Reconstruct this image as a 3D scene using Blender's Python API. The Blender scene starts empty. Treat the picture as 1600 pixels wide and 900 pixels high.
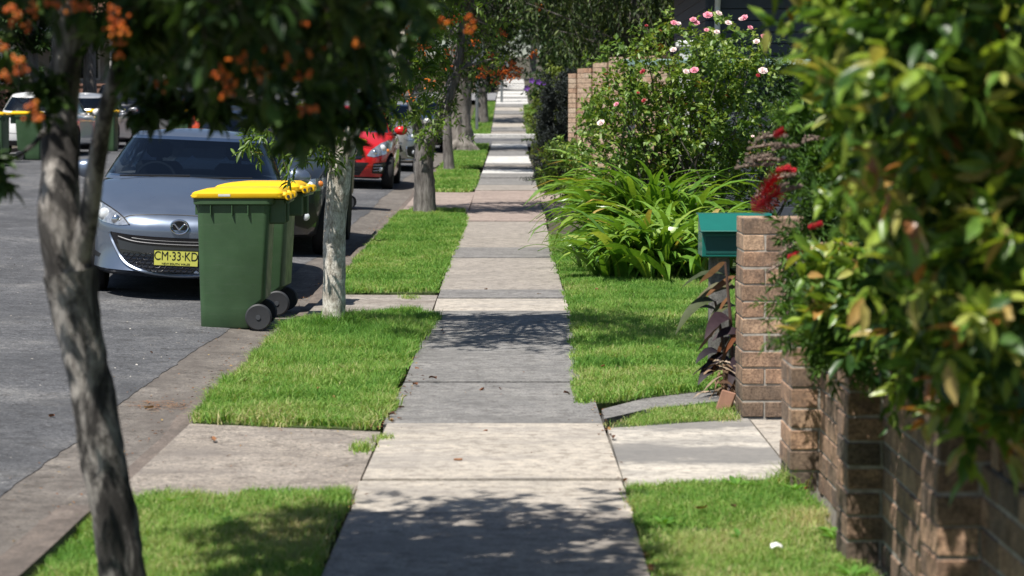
import bpy, bmesh, math, random
import numpy as np
from mathutils import Vector, Matrix
from mathutils.geometry import delaunay_2d_cdt

SC = bpy.context.scene
COL = SC.collection
RNG = np.random.default_rng(7)
random.seed(7)
R = math.radians

# ------------------------------------------------------------------ camera
FPX, CAMZ = 3500.0, 1.5                     # focal length in photo pixels (1600 wide)
PITCH = math.atan((450 - 193) / FPX)
cd = bpy.data.cameras.new('camera'); cam = bpy.data.objects.new('camera', cd); COL.objects.link(cam)
cam.location = (0, 0, CAMZ); cam.rotation_euler = (R(90) - PITCH, 0, 0)
cd.sensor_width = 36; cd.lens = 36 * FPX / 1600; cd.clip_start = 0.1; cd.clip_end = 2000
cd.dof.use_dof = True; cd.dof.focus_distance = 17.5; cd.dof.aperture_fstop = 4.2
SC.camera = cam

# ------------------------------------------------------------------ terrain
_zy = [(-20, 0), (17, 0), (22, .06), (30, .18), (37, .30), (48, .48), (60, .63), (70, .86), (82, 1.18), (92, 1.7), (110, 2.65), (140, 4.0), (200, 6.5), (420, 14)]
_ys = np.arange(-20, 421, .5)
_zs = np.interp(_ys, *zip(*_zy))
_k = np.ones(9) / 9
_zs[4:-4] = np.convolve(_zs, _k, 'same')[4:-4]
def zp(y): return np.interp(y, _ys, _zs)
KX0, KX1, GX = -1.62, -1.76, -2.22        # kerb top, kerb face, gutter end
def G(x, y):
    """ground height of the verge and gardens; of the road where x is beyond the kerb"""
    x = np.asarray(x, float); z = zp(y)
    road = -.07 + .045 * np.clip(-x + KX1, 0, 5.2) + .01 * np.clip(-x - 6.96, 0, 30)
    bank = .1 * np.clip(-x - 12.6, 0, 6)
    return z + np.where(x < KX1, road + bank, 0)
def verge(x, y): return zp(y)
def ray(px, py):
    u, v = (px - 800) / FPX, (450 - py) / FPX
    c, s = math.cos(PITCH), math.sin(PITCH)
    return np.array([u, c + v * s, -s + v * c])
def at(px, py, Y):                          # the point seen at this place, Y metres away
    d = ray(px, py); t = Y / d[1]
    return Vector((d[0] * t, Y, CAMZ + d[2] * t))
def P(px, py, g=verge):                     # where the ground is seen at this place
    d = ray(px, py); lo, Y = 3.0, 3.0
    prev = None
    while Y < 400:
        t = Y / d[1]; h = CAMZ + d[2] * t - float(g(d[0] * t, Y))
        if h < 0:
            a, b = prev, Y
            for _ in range(30):
                m = .5 * (a + b); t = m / d[1]
                if CAMZ + d[2] * t - float(g(d[0] * t, m)) < 0: b = m
                else: a = m
            return (d[0] * a / d[1], a)
        prev = Y; Y *= 1.01
    return (d[0] * 400, 400)

# ------------------------------------------------------------------ tagging
def tag(o, label=None, cat=None, group=None, kind=None):
    if label: o['label'] = label
    if cat: o['category'] = cat
    if group: o['group'] = group
    if kind: o['kind'] = kind
    return o
def empty(name, loc, label, cat, group=None, rz=0):
    o = bpy.data.objects.new(name, None); COL.objects.link(o)
    o.location = loc; o.rotation_euler = (0, 0, rz); o.empty_display_size = .2
    return tag(o, label, cat, group)
def copy_tree(o, parent=None):
    c = o.copy(); COL.objects.link(c)
    if parent: c.parent = parent
    for ch in list(o.children): copy_tree(ch, c)
    return c

# ------------------------------------------------------------------ materials
def newmat(name):
    m = bpy.data.materials.new(name); m.use_nodes = True
    nt = m.node_tree; b = nt.nodes['Principled BSDF']
    return m, nt, b
def link(nt, a, b): nt.links.new(a, b)
def rgba(c): return (c[0], c[1], c[2], 1)
def ramp(nt, fac, stops):
    r = nt.nodes.new('ShaderNodeValToRGB'); e = r.color_ramp.elements
    e[0].position, e[0].color = stops[0][0], rgba(stops[0][1])
    e[1].position, e[1].color = stops[-1][0], rgba(stops[-1][1])
    for p, c in stops[1:-1]:
        n = e.new(p); n.color = rgba(c)
    link(nt, fac, r.inputs[0]); return r.outputs[0]
def coord(nt, scale=(1, 1, 1)):
    t = nt.nodes.new('ShaderNodeTexCoord'); mp = nt.nodes.new('ShaderNodeMapping')
    mp.inputs['Scale'].default_value = scale; link(nt, t.outputs['Object'], mp.inputs[0]); return mp.outputs[0]
def noise(nt, vec, scale, detail=4, rough=.6, dist=0):
    n = nt.nodes.new('ShaderNodeTexNoise'); n.inputs['Scale'].default_value = scale
    n.inputs['Detail'].default_value = detail; n.inputs['Roughness'].default_value = rough; n.inputs['Distortion'].default_value = dist
    link(nt, vec, n.inputs['Vector']); return n.outputs['Fac']
def mixc(nt, fac, a, b, mode='MIX'):
    m = nt.nodes.new('ShaderNodeMix'); m.data_type = 'RGBA'; m.blend_type = mode
    for s, v in ((m.inputs[0], fac), (m.inputs[6], a), (m.inputs[7], b)):
        if hasattr(v, 'is_output'): link(nt, v, s)
        elif isinstance(v, (int, float)): s.default_value = v
        else: s.default_value = rgba(v)
    return m.outputs[2]
def bump(nt, b, h, strength, dist=.01):
    n = nt.nodes.new('ShaderNodeBump'); n.inputs['Strength'].default_value = strength; n.inputs['Distance'].default_value = dist
    link(nt, h, n.inputs['Height']); link(nt, n.outputs[0], b.inputs['Normal'])
_mats = {}
def plain(name, col, rough=.5, metal=0, coat=0, spec=.5, var=.12, vs=8):
    if name in _mats: return _mats[name]
    m, nt, b = newmat(name)
    f = noise(nt, coord(nt), vs, 3)
    c = ramp(nt, f, [(.3, [x * (1 - var) for x in col]), (.7, [min(1, x * (1 + var)) for x in col])])
    link(nt, c, b.inputs['Base Color'])
    b.inputs['Roughness'].default_value = rough; b.inputs['Metallic'].default_value = metal
    b.inputs['Coat Weight'].default_value = coat; b.inputs['Specular IOR Level'].default_value = spec; b.inputs['Coat Roughness'].default_value = .05
    _mats[name] = m; return m
def speckled(name, stops, big, fine, rough=.85, fine_amt=.35, bumpk=.5, stain=None, stain_scale=(1, 1, 1), stain_amt=.6, grain=(.25, .25, .25), lite=(.6, .57, .52), bands=None, crack=0):
    """ground stuff: big soft tone changes, aggregate speckle, optional stretched stains"""
    m, nt, b = newmat(name); v = coord(nt)
    c = ramp(nt, noise(nt, v, big, 6, .65), stops)
    sp = noise(nt, v, fine, 3, .8)
    d = ramp(nt, sp, [(.36, grain), (.46, (1, 1, 1)), (.57, (1, 1, 1)), (.66, [1 + l for l in lite])])
    c = mixc(nt, fine_amt * 2 if fine_amt < .5 else 1.0, c, d, 'MULTIPLY')
    sp2 = noise(nt, v, fine * .18, 4, .75)
    d2 = ramp(nt, sp2, [(.36, (.66, .64, .62)), (.5, (1, 1, 1)), (.64, (1.2, 1.18, 1.14))])
    c = mixc(nt, 1.0, c, d2, 'MULTIPLY')
    if stain:
        s = noise(nt, coord(nt, stain_scale), 1.0, 6, .7)
        f = ramp(nt, s, [(.48, (0, 0, 0)), (.62, (stain_amt,) * 3)])
        c = mixc(nt, f, c, stain)
    if crack:                              # a few wandering hairline cracks
        dn = nt.nodes.new('ShaderNodeTexNoise'); dn.inputs['Scale'].default_value = 3; dn.inputs['Detail'].default_value = 5; link(nt, v, dn.inputs['Vector'])
        av = nt.nodes.new('ShaderNodeMix'); av.data_type = 'RGBA'; av.blend_type = 'ADD'; av.inputs[0].default_value = .35; link(nt, v, av.inputs[6]); link(nt, dn.outputs['Color'], av.inputs[7])
        vo = nt.nodes.new('ShaderNodeTexVoronoi'); vo.feature = 'DISTANCE_TO_EDGE'; vo.inputs['Scale'].default_value = .75; link(nt, av.outputs[2], vo.inputs['Vector'])
        ck = ramp(nt, vo.outputs['Distance'], [(.0, (crack,) * 3), (.004, (crack * .8,) * 3), (.011, (0, 0, 0))])
        c = mixc(nt, ck, c, (.05, .045, .04))
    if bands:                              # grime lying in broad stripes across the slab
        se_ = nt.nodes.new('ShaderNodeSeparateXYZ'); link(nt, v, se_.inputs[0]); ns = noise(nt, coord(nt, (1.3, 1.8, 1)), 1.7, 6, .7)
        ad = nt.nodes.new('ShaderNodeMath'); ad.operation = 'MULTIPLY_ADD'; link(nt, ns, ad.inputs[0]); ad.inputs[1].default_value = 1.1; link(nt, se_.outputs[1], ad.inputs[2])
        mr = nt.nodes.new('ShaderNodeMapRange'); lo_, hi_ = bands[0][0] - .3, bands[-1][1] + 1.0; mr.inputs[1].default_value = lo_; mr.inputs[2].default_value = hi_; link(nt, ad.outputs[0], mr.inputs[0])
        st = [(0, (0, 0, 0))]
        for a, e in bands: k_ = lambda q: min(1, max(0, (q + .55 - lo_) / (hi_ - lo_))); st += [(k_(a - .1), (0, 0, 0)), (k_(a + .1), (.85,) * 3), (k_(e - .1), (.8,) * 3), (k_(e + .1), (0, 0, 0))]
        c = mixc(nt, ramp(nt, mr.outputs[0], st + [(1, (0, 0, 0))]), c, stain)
    link(nt, c, b.inputs['Base Color']); b.inputs['Roughness'].default_value = rough
    bump(nt, b, sp, bumpk, .006)
    return m
def leafmat(name, stops, rough=.42, trans=.28, spec=.5, sat=1.25):
    m, nt, b = newmat(name)
    a = nt.nodes.new('ShaderNodeAttribute'); a.attribute_name = 'tint'
    c = ramp(nt, a.outputs['Fac'], stops)
    f = noise(nt, coord(nt), 30, 2)
    c = mixc(nt, 1.0, c, ramp(nt, f, [(.3, (.8, .8, .8)), (.7, (1.2, 1.2, 1.2))]), 'MULTIPLY')
    link(nt, c, b.inputs['Base Color']); b.inputs['Roughness'].default_value = rough; b.inputs['Specular IOR Level'].default_value = spec
    if trans > 0:
        t = nt.nodes.new('ShaderNodeBsdfTranslucent'); c2 = mixc(nt, 1.0, c, (1.25, 1.2, .5), 'MULTIPLY'); link(nt, c2, t.inputs['Color'])
        mx = nt.nodes.new('ShaderNodeMixShader'); mx.inputs[0].default_value = trans
        link(nt, b.outputs[0], mx.inputs[1]); link(nt, t.outputs[0], mx.inputs[2])
        link(nt, mx.outputs[0], nt.nodes['Material Output'].inputs['Surface'])
    return m
def barkmat(name, dark, mid, light, scale=6, lightpos=.62, stretch=.3):
    m, nt, b = newmat(name)
    v = coord(nt, (1, 1, stretch))
    n1 = noise(nt, v, scale, 6, .7, .6); n2 = noise(nt, coord(nt, (1, 1, stretch * .55)), scale * 6, 6, .75)
    c = ramp(nt, n1, [(.3, dark), (.47, mid), (lightpos, light)])
    c = mixc(nt, 1.0, c, ramp(nt, n2, [(.32, (.4, .38, .36)), (.55, (1, 1, 1)), (.75, (1.2, 1.2, 1.18))]), 'MULTIPLY')
    link(nt, c, b.inputs['Base Color']); b.inputs['Roughness'].default_value = .9
    bump(nt, b, n2, .9, .012); return m
def glassmat(name, tint=(.35, .42, .45), f0=.06):
    m, nt, b = newmat(name)
    t = nt.nodes.new('ShaderNodeBsdfTransparent'); t.inputs[0].default_value = rgba(tint)
    g = nt.nodes.new('ShaderNodeBsdfGlossy'); g.inputs['Roughness'].default_value = .03; g.inputs[0].default_value = (.9, .95, 1, 1)
    lw = nt.nodes.new('ShaderNodeLayerWeight'); lw.inputs[0].default_value = .25
    mp = nt.nodes.new('ShaderNodeMapRange'); mp.inputs[3].default_value = f0; mp.inputs[4].default_value = .9
    link(nt, lw.outputs['Fresnel'], mp.inputs[0])
    mx = nt.nodes.new('ShaderNodeMixShader'); link(nt, mp.outputs[0], mx.inputs[0]); link(nt, t.outputs[0], mx.inputs[1]); link(nt, g.outputs[0], mx.inputs[2])
    link(nt, mx.outputs[0], nt.nodes['Material Output'].inputs['Surface']); return m

# ------------------------------------------------------------------ mesh builder
class MB:
    def __init__(s): s.v, s.f, s.m, s.t = [], [], [], []
    def add(s, vs, fs, mi=0, tint=.5):
        o = len(s.v); s.v += [tuple(map(float, p)) for p in vs]; s.t += [tint] * len(vs)
        s.f += [tuple(o + i for i in f) for f in fs]; s.m += [mi] * len(fs); return s
    def box(s, lo, hi, mi=0, c=.004, tint=.5, jit=0):
        lo, hi = np.array(lo, float), np.array(hi, float)
        c = min(c, .45 * float((hi - lo).min()))
        vs, idx = [], {}
        for k in range(8):
            sg = [(k >> a) & 1 for a in range(3)]
            p = np.array([hi[a] if sg[a] else lo[a] for a in range(3)]) + (RNG.normal(0, jit, 3) if jit else 0)
            inn = np.array([-c if sg[a] else c for a in range(3)])
            for a in range(3):                        # vertex on the face of axis a
                q = p + inn; q[a] = p[a]; idx[(k, a)] = len(vs); vs.append(q)
        fs = []
        for a in range(3):
            b_, c_ = (a + 1) % 3, (a + 2) % 3
            for sd in (0, 1):
                ks = [(sd << a) | (i << b_) | (j << c_) for i, j in ((0, 0), (1, 0), (1, 1), (0, 1))]
                q = [idx[(k, a)] for k in ks]; fs.append(q if sd else q[::-1])
            for i in (0, 1):
                for j in (0, 1):                       # edges along axis a
                    k0 = (i << b_) | (j << c_); k1 = k0 | (1 << a)
                    q = [idx[(k0, b_)], idx[(k1, b_)], idx[(k1, c_)], idx[(k0, c_)]]
                    fs.append(q if (i ^ j) == 0 else q[::-1])
        for k in range(8):
            q = [idx[(k, 0)], idx[(k, 1)], idx[(k, 2)]]
            fs.append(q if bin(k).count('1') % 2 else q[::-1])
        return s.add(vs, fs, mi, tint)
    def tube(s, pts, rad, seg=8, mi=0, caps=True, tint=.5, wob=0):
        pts = [np.array(p, float) for p in pts]; n = len(pts)
        if not hasattr(rad, '__len__'): rad = [rad] * n
        vs = []; ref = None
        for i in range(n):
            d = pts[min(i + 1, n - 1)] - pts[max(i - 1, 0)]; d /= np.linalg.norm(d) + 1e-9
            if ref is None: ref = np.array([1., 0, 0]) if abs(d[0]) < .8 else np.array([0, 1., 0])
            a = ref - d * ref.dot(d); a /= np.linalg.norm(a) + 1e-9; ref = a; b = np.cross(d, a)
            for k in range(seg):
                t = 2 * math.pi * k / seg; r = rad[i] * (1 + (wob * math.sin(3 * t + i * .7) + wob * RNG.normal() * .6 if wob else 0))
                vs.append(pts[i] + r * (math.cos(t) * a + math.sin(t) * b))
        fs = [(i * seg + k, i * seg + (k + 1) % seg, (i + 1) * seg + (k + 1) % seg, (i + 1) * seg + k) for i in range(n - 1) for k in range(seg)]
        if caps: fs += [tuple(range(seg))[::-1], tuple((n - 1) * seg + k for k in range(seg))]
        return s.add(vs, fs, mi, tint)
    def lathe(s, prof, center, axis='z', seg=24, mi=0, tint=.5):
        """prof: (radius, along) pairs turned about an axis"""
        vs = []
        for r, h in prof:
            for k in range(seg):
                t = 2 * math.pi * k / seg; a, b = r * math.cos(t), r * math.sin(t)
                p = {'z': (a, b, h), 'x': (h, a, b), 'y': (b, h, a)}[axis]
                vs.append([p[i] + center[i] for i in range(3)])
        n = len(prof)
        fs = [(i * seg + k, i * seg + (k + 1) % seg, (i + 1) * seg + (k + 1) % seg, (i + 1) * seg + k) for i in range(n - 1) for k in range(seg)]
        if prof[0][0] > 1e-4: fs.append(tuple(range(seg))[::-1])
        if prof[-1][0] > 1e-4: fs.append(tuple((n - 1) * seg + k for k in range(seg)))
        return s.add(vs, fs, mi, tint)
    def ball(s, c, r, mi=0, seg=8, rings=6, tint=.5):
        if not hasattr(r, '__len__'): r = (r, r, r)
        vs = [(c[0] + r[0] * math.sin(math.pi * i / rings) * math.cos(2 * math.pi * k / seg), c[1] + r[1] * math.sin(math.pi * i / rings) * math.sin(2 * math.pi * k / seg), c[2] + r[2] * math.cos(math.pi * i / rings)) for i in range(rings + 1) for k in range(seg)]
        fs = [(i * seg + k, (i + 1) * seg + k, (i + 1) * seg + (k + 1) % seg, i * seg + (k + 1) % seg) for i in range(rings) for k in range(seg)]
        return s.add(vs, fs, mi, tint)
    def build(s, name, mats, parent=None, smooth=False, sharp=None):
        if not isinstance(mats, (list, tuple)): mats = [mats]
        me = bpy.data.meshes.new(name); me.from_pydata(s.v, [], s.f)
        for m in mats: me.materials.append(m)
        me.polygons.foreach_set('material_index', np.array(s.m, dtype=np.int32))
        at_ = me.attributes.new('tint', 'FLOAT', 'POINT'); at_.data.foreach_set('value', np.array(s.t, dtype=np.float32))
        if smooth: me.polygons.foreach_set('use_smooth', np.ones(len(s.f), dtype=bool))
        me.update()
        if smooth: me.set_sharp_from_angle(angle=R(sharp or 40))
        o = bpy.data.objects.new(name, me); COL.objects.link(o)
        if parent: o.parent = parent
        return o
def fastmesh(name, V, F, T, mat, parent=None, smooth=False):
    """V n x 3, F m x k (all the same k), T tint per vertex"""
    me = bpy.data.meshes.new(name); k = F.shape[1]
    me.vertices.add(len(V)); me.vertices.foreach_set('co', V.astype(np.float32).ravel())
    me.loops.add(F.size); me.loops.foreach_set('vertex_index', F.astype(np.int32).ravel())
    me.polygons.add(len(F)); me.polygons.foreach_set('loop_start', np.arange(0, F.size, k, dtype=np.int32))
    if smooth: me.polygons.foreach_set('use_smooth', np.ones(len(F), dtype=bool))
    a = me.attributes.new('tint', 'FLOAT', 'POINT'); a.data.foreach_set('value', T.astype(np.float32))
    me.materials.append(mat); me.update(calc_edges=True)
    o = bpy.data.objects.new(name, me); COL.objects.link(o)
    if parent: o.parent = parent
    return o
def norm(a): return a / (np.linalg.norm(a, axis=-1, keepdims=True) + 1e-9)

# leaf shapes: (along, across, up) points and faces; 'fine' is pointed with a folded midrib
LEAF_FINE = (np.array([(0, 0, 0), (.28, .42, .10), (.28, -.42, .10), (.3, 0, 0), (.65, .40, .06), (.65, -.40, .06), (.66, 0, -.02), (1, 0, -.10)]),
             np.array([(0, 3, 1), (0, 2, 3), (3, 6, 4), (3, 4, 1), (3, 5, 6), (3, 2, 5), (6, 7, 4), (6, 5, 7)]))
LEAF_LOW = (np.array([(0, 0, 0), (.45, .5, .12), (.45, -.5, .12), (1, 0, -.06)]), np.array([(0, 3, 1), (0, 2, 3)]))
def leaves(base, d, nrm, length, width, tint, shape=LEAF_LOW):
    S, Fc = shape; N = len(base)
    d = norm(d); side = norm(np.cross(nrm, d)); n = np.cross(d, side)
    L, W = np.broadcast_to(length, N)[:, None, None], np.broadcast_to(width, N)[:, None, None]
    V = base[:, None, :] + d[:, None, :] * S[None, :, 0:1] * L + side[:, None, :] * S[None, :, 1:2] * W + n[:, None, :] * S[None, :, 2:3] * L
    k = len(S); F = (Fc[None] + (np.arange(N) * k)[:, None, None]).reshape(-1, 3)
    return V.reshape(-1, 3), F, np.repeat(tint, k)
def cat_mesh(parts):
    V, F, T, o = [], [], [], 0
    for v, f, t in parts: V.append(v); F.append(f + o); T.append(t); o += len(v)
    return np.concatenate(V), np.concatenate(F), np.concatenate(T)
def twig_leaves(clumps, twigs, per, leaf, aspect=.42, droop=.3, spread=.8, up=.5, tint=(.0, 1.), tl=1.0, rng=RNG):
    """clumps: n x 4 (x, y, z, radius). Each clump has twigs radiating from it, each twig leaves along both sides"""
    C = np.asarray(clumps, float); n = len(C)
    ci = np.repeat(np.arange(n), twigs)
    td = rng.normal(size=(len(ci), 3)); td[:, 2] += up; td = norm(td)
    st = C[ci, :3] + rng.normal(size=(len(ci), 3)) * C[ci, 3:4] * .38
    ln = C[ci, 3] * rng.uniform(.5, 1.1, len(ci)) * tl
    ct = rng.uniform(0, 1, n)
    ti = np.repeat(np.arange(len(ci)), per); M = len(ti)
    s = np.tile(np.linspace(.08, 1, per), len(ci)) + rng.normal(0, .03, M)
    sag = -droop * .5 * s ** 2 * ln[ti]
    base = st[ti] + td[ti] * (s * ln[ti])[:, None]; base[:, 2] += sag
    sidev = norm(np.cross(td[ti], rng.normal(size=(M, 3))))
    d = td[ti] * .55 + sidev * spread + rng.normal(size=(M, 3)) * .2; d[:, 2] -= droop * rng.uniform(.2, 1.2, M)
    nr = rng.normal(size=(M, 3)) * .55 + np.array([0, 0, 1.])
    L = leaf * rng.uniform(.6, 1.2, M)
    t = np.clip(tint[0] + (tint[1] - tint[0]) * (.35 * ct[ci[ti]] + .65 * rng.uniform(0, 1, M)), 0, 1)
    return base, d, nr, L, L * aspect * rng.uniform(.8, 1.15, M), t, (st, td, ln)
def ell(c, r, n, cl=.4, rng=RNG, shell=.35, zmin=None):
    """n clump centres in an ellipsoid, more of them towards its skin"""
    d = norm(rng.normal(size=(n, 3))); q = rng.uniform(shell, 1, n) ** .6
    p = np.array(c) + d * q[:, None] * np.array(r) * rng.uniform(.85, 1.12, (n, 1))
    if zmin is not None: p[:, 2] = np.maximum(p[:, 2], zmin + rng.uniform(0, .3, n))
    return np.column_stack([p, cl * rng.uniform(.7, 1.25, n)])
def bez(a, b, c, n):
    t = np.linspace(0, 1, n)[:, None]
    return (1 - t) ** 2 * np.array(a) + 2 * t * (1 - t) * np.array(b) + t * t * np.array(c)
def densify(pts, n):
    """smooth curve through points"""
    p = np.array(pts, float); k = len(p)
    t = np.linspace(0, k - 1, n); out = []
    for x in t:
        i = min(int(x), k - 2); f = x - i
        p0, p1, p2, p3 = p[max(i - 1, 0)], p[i], p[i + 1], p[min(i + 2, k - 1)]
        out.append(.5 * ((2 * p1) + (-p0 + p2) * f + (2 * p0 - 5 * p1 + 4 * p2 - p3) * f * f + (-p0 + 3 * p1 - 3 * p2 + p3) * f ** 3))
    return np.array(out)

def in_poly(poly, X, Y):
    p = np.array(poly); res = np.zeros(len(X), bool); j = len(p) - 1
    for i in range(len(p)):
        c = ((p[i, 1] > Y) != (p[j, 1] > Y)) & (X < (p[j, 0] - p[i, 0]) * (Y - p[i, 1]) / (p[j, 1] - p[i, 1] + 1e-12) + p[i, 0])
        res ^= c; j = i
    return res
def resample(poly, step):
    out = []
    for a, b in zip(poly, poly[1:] + poly[:1]):
        n = max(1, int(math.dist(a, b) / step))
        out += [(a[0] + (b[0] - a[0]) * i / n, a[1] + (b[1] - a[1]) * i / n) for i in range(n)]
    return out
def sheet(name, poly, dz, mat, step=.5, g=verge, depth=.05, wob=0, rough=0):
    """a slab whose top follows the ground, dz above it, with edges going down"""
    b = resample([tuple(p) for p in poly], step)
    if wob: b = [(x + RNG.normal(0, wob), y + RNG.normal(0, wob)) for x, y in b]
    xs, ys = [p[0] for p in b], [p[1] for p in b]
    lat = [(x, y) for x in np.arange(min(xs) + step * .5, max(xs), step) for y in np.arange(min(ys) + step * .5, max(ys), step)]
    ins = [p for p, k in zip(lat, in_poly(b, np.array([p[0] for p in lat] or [0.]), np.array([p[1] for p in lat] or [0.]))) if k] if lat else []
    ins = [p for p in ins if min((p[0] - q[0]) ** 2 + (p[1] - q[1]) ** 2 for q in b) > (step * .3) ** 2]
    n = len(b); vs = [Vector(p) for p in b + ins]
    ov, _, of, *_ = delaunay_2d_cdt(vs, [(i, (i + 1) % n) for i in range(n)], [list(range(n))], 1, 1e-5)
    mb = MB(); top = [(p.x, p.y, float(g(p.x, p.y)) + dz + (RNG.normal(0, rough) if rough else 0)) for p in ov]
    fs = []
    for f in of:
        a, b_, c = [ov[i] for i in f[:3]]
        fs.append(f if (b_ - a).cross(c - a) > 0 else f[::-1])
    mb.add(top, fs)
    if depth:
        bt = [(x, y, float(g(x, y)) + dz) for x, y in b]; lowv = [(x, y, z - depth) for x, y, z in bt]
        ar = sum(b[i][0] * b[(i + 1) % n][1] - b[(i + 1) % n][0] * b[i][1] for i in range(n))
        q = [(i, (i + 1) % n, n + (i + 1) % n, n + i) for i in range(n)]
        mb.add(bt + lowv, [f[::-1] for f in q] if ar > 0 else q)
    return tag(mb.build(name, mat), kind='structure')
# ------------------------------------------------------------------ ground materials
M_asph = speckled('asphalt', [(.3, (.062, .064, .071)), (.5, (.092, .094, .102)), (.72, (.17, .168, .168))], .9, 48, .9, .5, 1.2, stain=(.045, .046, .05), stain_scale=(.7, .3, 1), stain_amt=.6, lite=(1.3, 1.25, 1.15))
M_gut = speckled('worn_concrete', [(.3, (.10, .088, .078)), (.55, (.155, .138, .123)), (.75, (.225, .203, .182))], 2.2, 60, .9, .4, .8, stain=(.10, .085, .075), stain_scale=(3, .5, 1), stain_amt=.7)
M_kerb = speckled('kerb_concrete', [(.3, (.10, .082, .07)), (.55, (.15, .122, .105)), (.75, (.21, .175, .15))], 2.5, 70, .9, .35, .7, stain=(.09, .075, .065), stain_scale=(4, 1, 1), stain_amt=.6)
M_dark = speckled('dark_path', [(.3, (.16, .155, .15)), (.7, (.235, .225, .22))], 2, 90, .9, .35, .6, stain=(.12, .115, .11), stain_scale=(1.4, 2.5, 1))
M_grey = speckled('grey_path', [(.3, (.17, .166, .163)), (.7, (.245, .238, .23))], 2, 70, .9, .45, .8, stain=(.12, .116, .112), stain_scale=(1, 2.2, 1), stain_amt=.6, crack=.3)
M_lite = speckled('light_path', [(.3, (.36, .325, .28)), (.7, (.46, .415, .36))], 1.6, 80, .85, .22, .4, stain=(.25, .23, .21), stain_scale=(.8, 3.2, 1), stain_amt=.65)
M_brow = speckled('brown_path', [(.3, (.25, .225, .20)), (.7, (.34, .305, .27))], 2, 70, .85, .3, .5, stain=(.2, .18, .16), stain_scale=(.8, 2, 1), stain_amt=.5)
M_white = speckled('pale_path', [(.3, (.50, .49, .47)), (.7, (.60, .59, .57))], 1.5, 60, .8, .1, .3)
M_pink = speckled('brick_tone_paving', [(.3, (.27, .215, .19)), (.7, (.36, .29, .255))], 2, 90, .85, .25, .4, stain=(.2, .16, .14), stain_scale=(1, 2, 1))
M_drive = speckled('old_driveway', [(.3, (.235, .205, .175)), (.6, (.30, .265, .23)), (.8, (.36, .325, .285))], 1.8, 48, .95, .5, 1.0, stain=(.16, .14, .125), stain_scale=(1.6, 3, 1), stain_amt=.7, crack=.35, lite=(.9, .85, .8))
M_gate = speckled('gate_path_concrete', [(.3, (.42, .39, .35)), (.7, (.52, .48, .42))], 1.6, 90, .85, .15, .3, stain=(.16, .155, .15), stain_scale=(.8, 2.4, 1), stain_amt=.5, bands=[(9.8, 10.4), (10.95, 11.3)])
M_soil = speckled('dry_soil', [(.3, (.05, .045, .03)), (.6, (.08, .07, .045)), (.8, (.10, .09, .05))], 1.2, 40, .95, .3, .8)
M_turf = speckled('turf_soil', [(.3, (.035, .06, .015)), (.6, (.06, .09, .02)), (.8, (.11, .12, .04))], 2.5, 40, .95, .3, .8)
M_joint = plain('joint_dirt', (.06, .05, .04), .95)

# ------------------------------------------------------------------ ground, road, gutter, kerb
def strip(name, xs, y0, y1, hz, mat, dy=1.0):
    ys = np.arange(y0, y1 + .01, dy); nx = len(xs)
    vs = [(x, y, hz(i, x, y)) for y in ys for i, x in enumerate(xs)]
    fs = [(j * nx + i, j * nx + i + 1, (j + 1) * nx + i + 1, (j + 1) * nx + i) for j in range(len(ys) - 1) for i in range(nx - 1)]
    mb = MB(); mb.add(vs, fs); o = mb.build(name, mat, smooth=True); tag(o, kind='structure'); return o
gx = [-300, -80, -40, -25, -19, -15, -12.7, -12.4, -7, -2.3, -1.9, -1.77, -1.70, -1.6, -.8, 0, .6, 1.5, 3, 6, 12, 25, 60, 300]
def ground_z(i, x, y):
    return float(G(x, y)) - .09 - (.03 if -12.6 < x < -1.7 else 0)
strip('ground', gx, -10, 418, ground_z, M_soil, 2.0)
rd = strip('road', list(np.linspace(-12.3, GX - .2, 24)) + [GX + .1], 2, 68, lambda i, x, y: float(G(x, y)) + .004 + (.022 if i == 24 else .004 * (i == 23)), M_asph, .12)
for v in rd.data.vertices:                # worn, ragged asphalt edge lapping on the gutter
    if v.co.x > GX: v.co.x += .025 * math.sin(v.co.y * .8) + .010 * math.sin(v.co.y * 2.3 + 1) + RNG.normal(0, .006) - .03; v.co.z = float(zp(v.co.y)) - .0425 - .016 * max(0, v.co.x - GX) / .22
strip('road_surface_beyond', list(np.linspace(-12.3, GX, 14)), 68, 150, lambda i, x, y: float(G(x, y)) + .004, M_asph, 2.0)
GUT = M_gut
strip('gutter', [GX, -2.0, -1.9, KX1 + .004], 3, 68, lambda i, x, y: float(zp(y)) + [-.046, -.062, -.07, -.07][i], GUT, .5)
D1 = (8.75, 11.15); 
def dip(y):
    r = 0
    for a, b in ((8.75, 11.2), (16.9, 19.3), (33.4, 39.5)):
        r = max(r, min(1, max(0, min(y - a + .3, b + .3 - y) / .35)))
    return r
def kerb_z(i, x, y):
    t = -.004 + .002 * math.sin(y * 3.1); lo = -.07
    h = t - dip(y) * .04 + .05 * min(1, max(0, (8.75 - y) / .25))
    return float(zp(y)) + [lo - .03, h - .015, h, h, h - .12][i]
strip('kerb', [KX1 - .01, KX1 + .015, KX1 + .035, KX0 + .03, KX0 + .036], 3, 66, kerb_z, M_kerb, .25)
strip('far_kerb', [-12.55, -12.5, -12.35, -12.32], 3, 110, lambda i, x, y: float(G(x, y)) + [-.1, .1, .1, -.05][i], M_kerb, 2)

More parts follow.
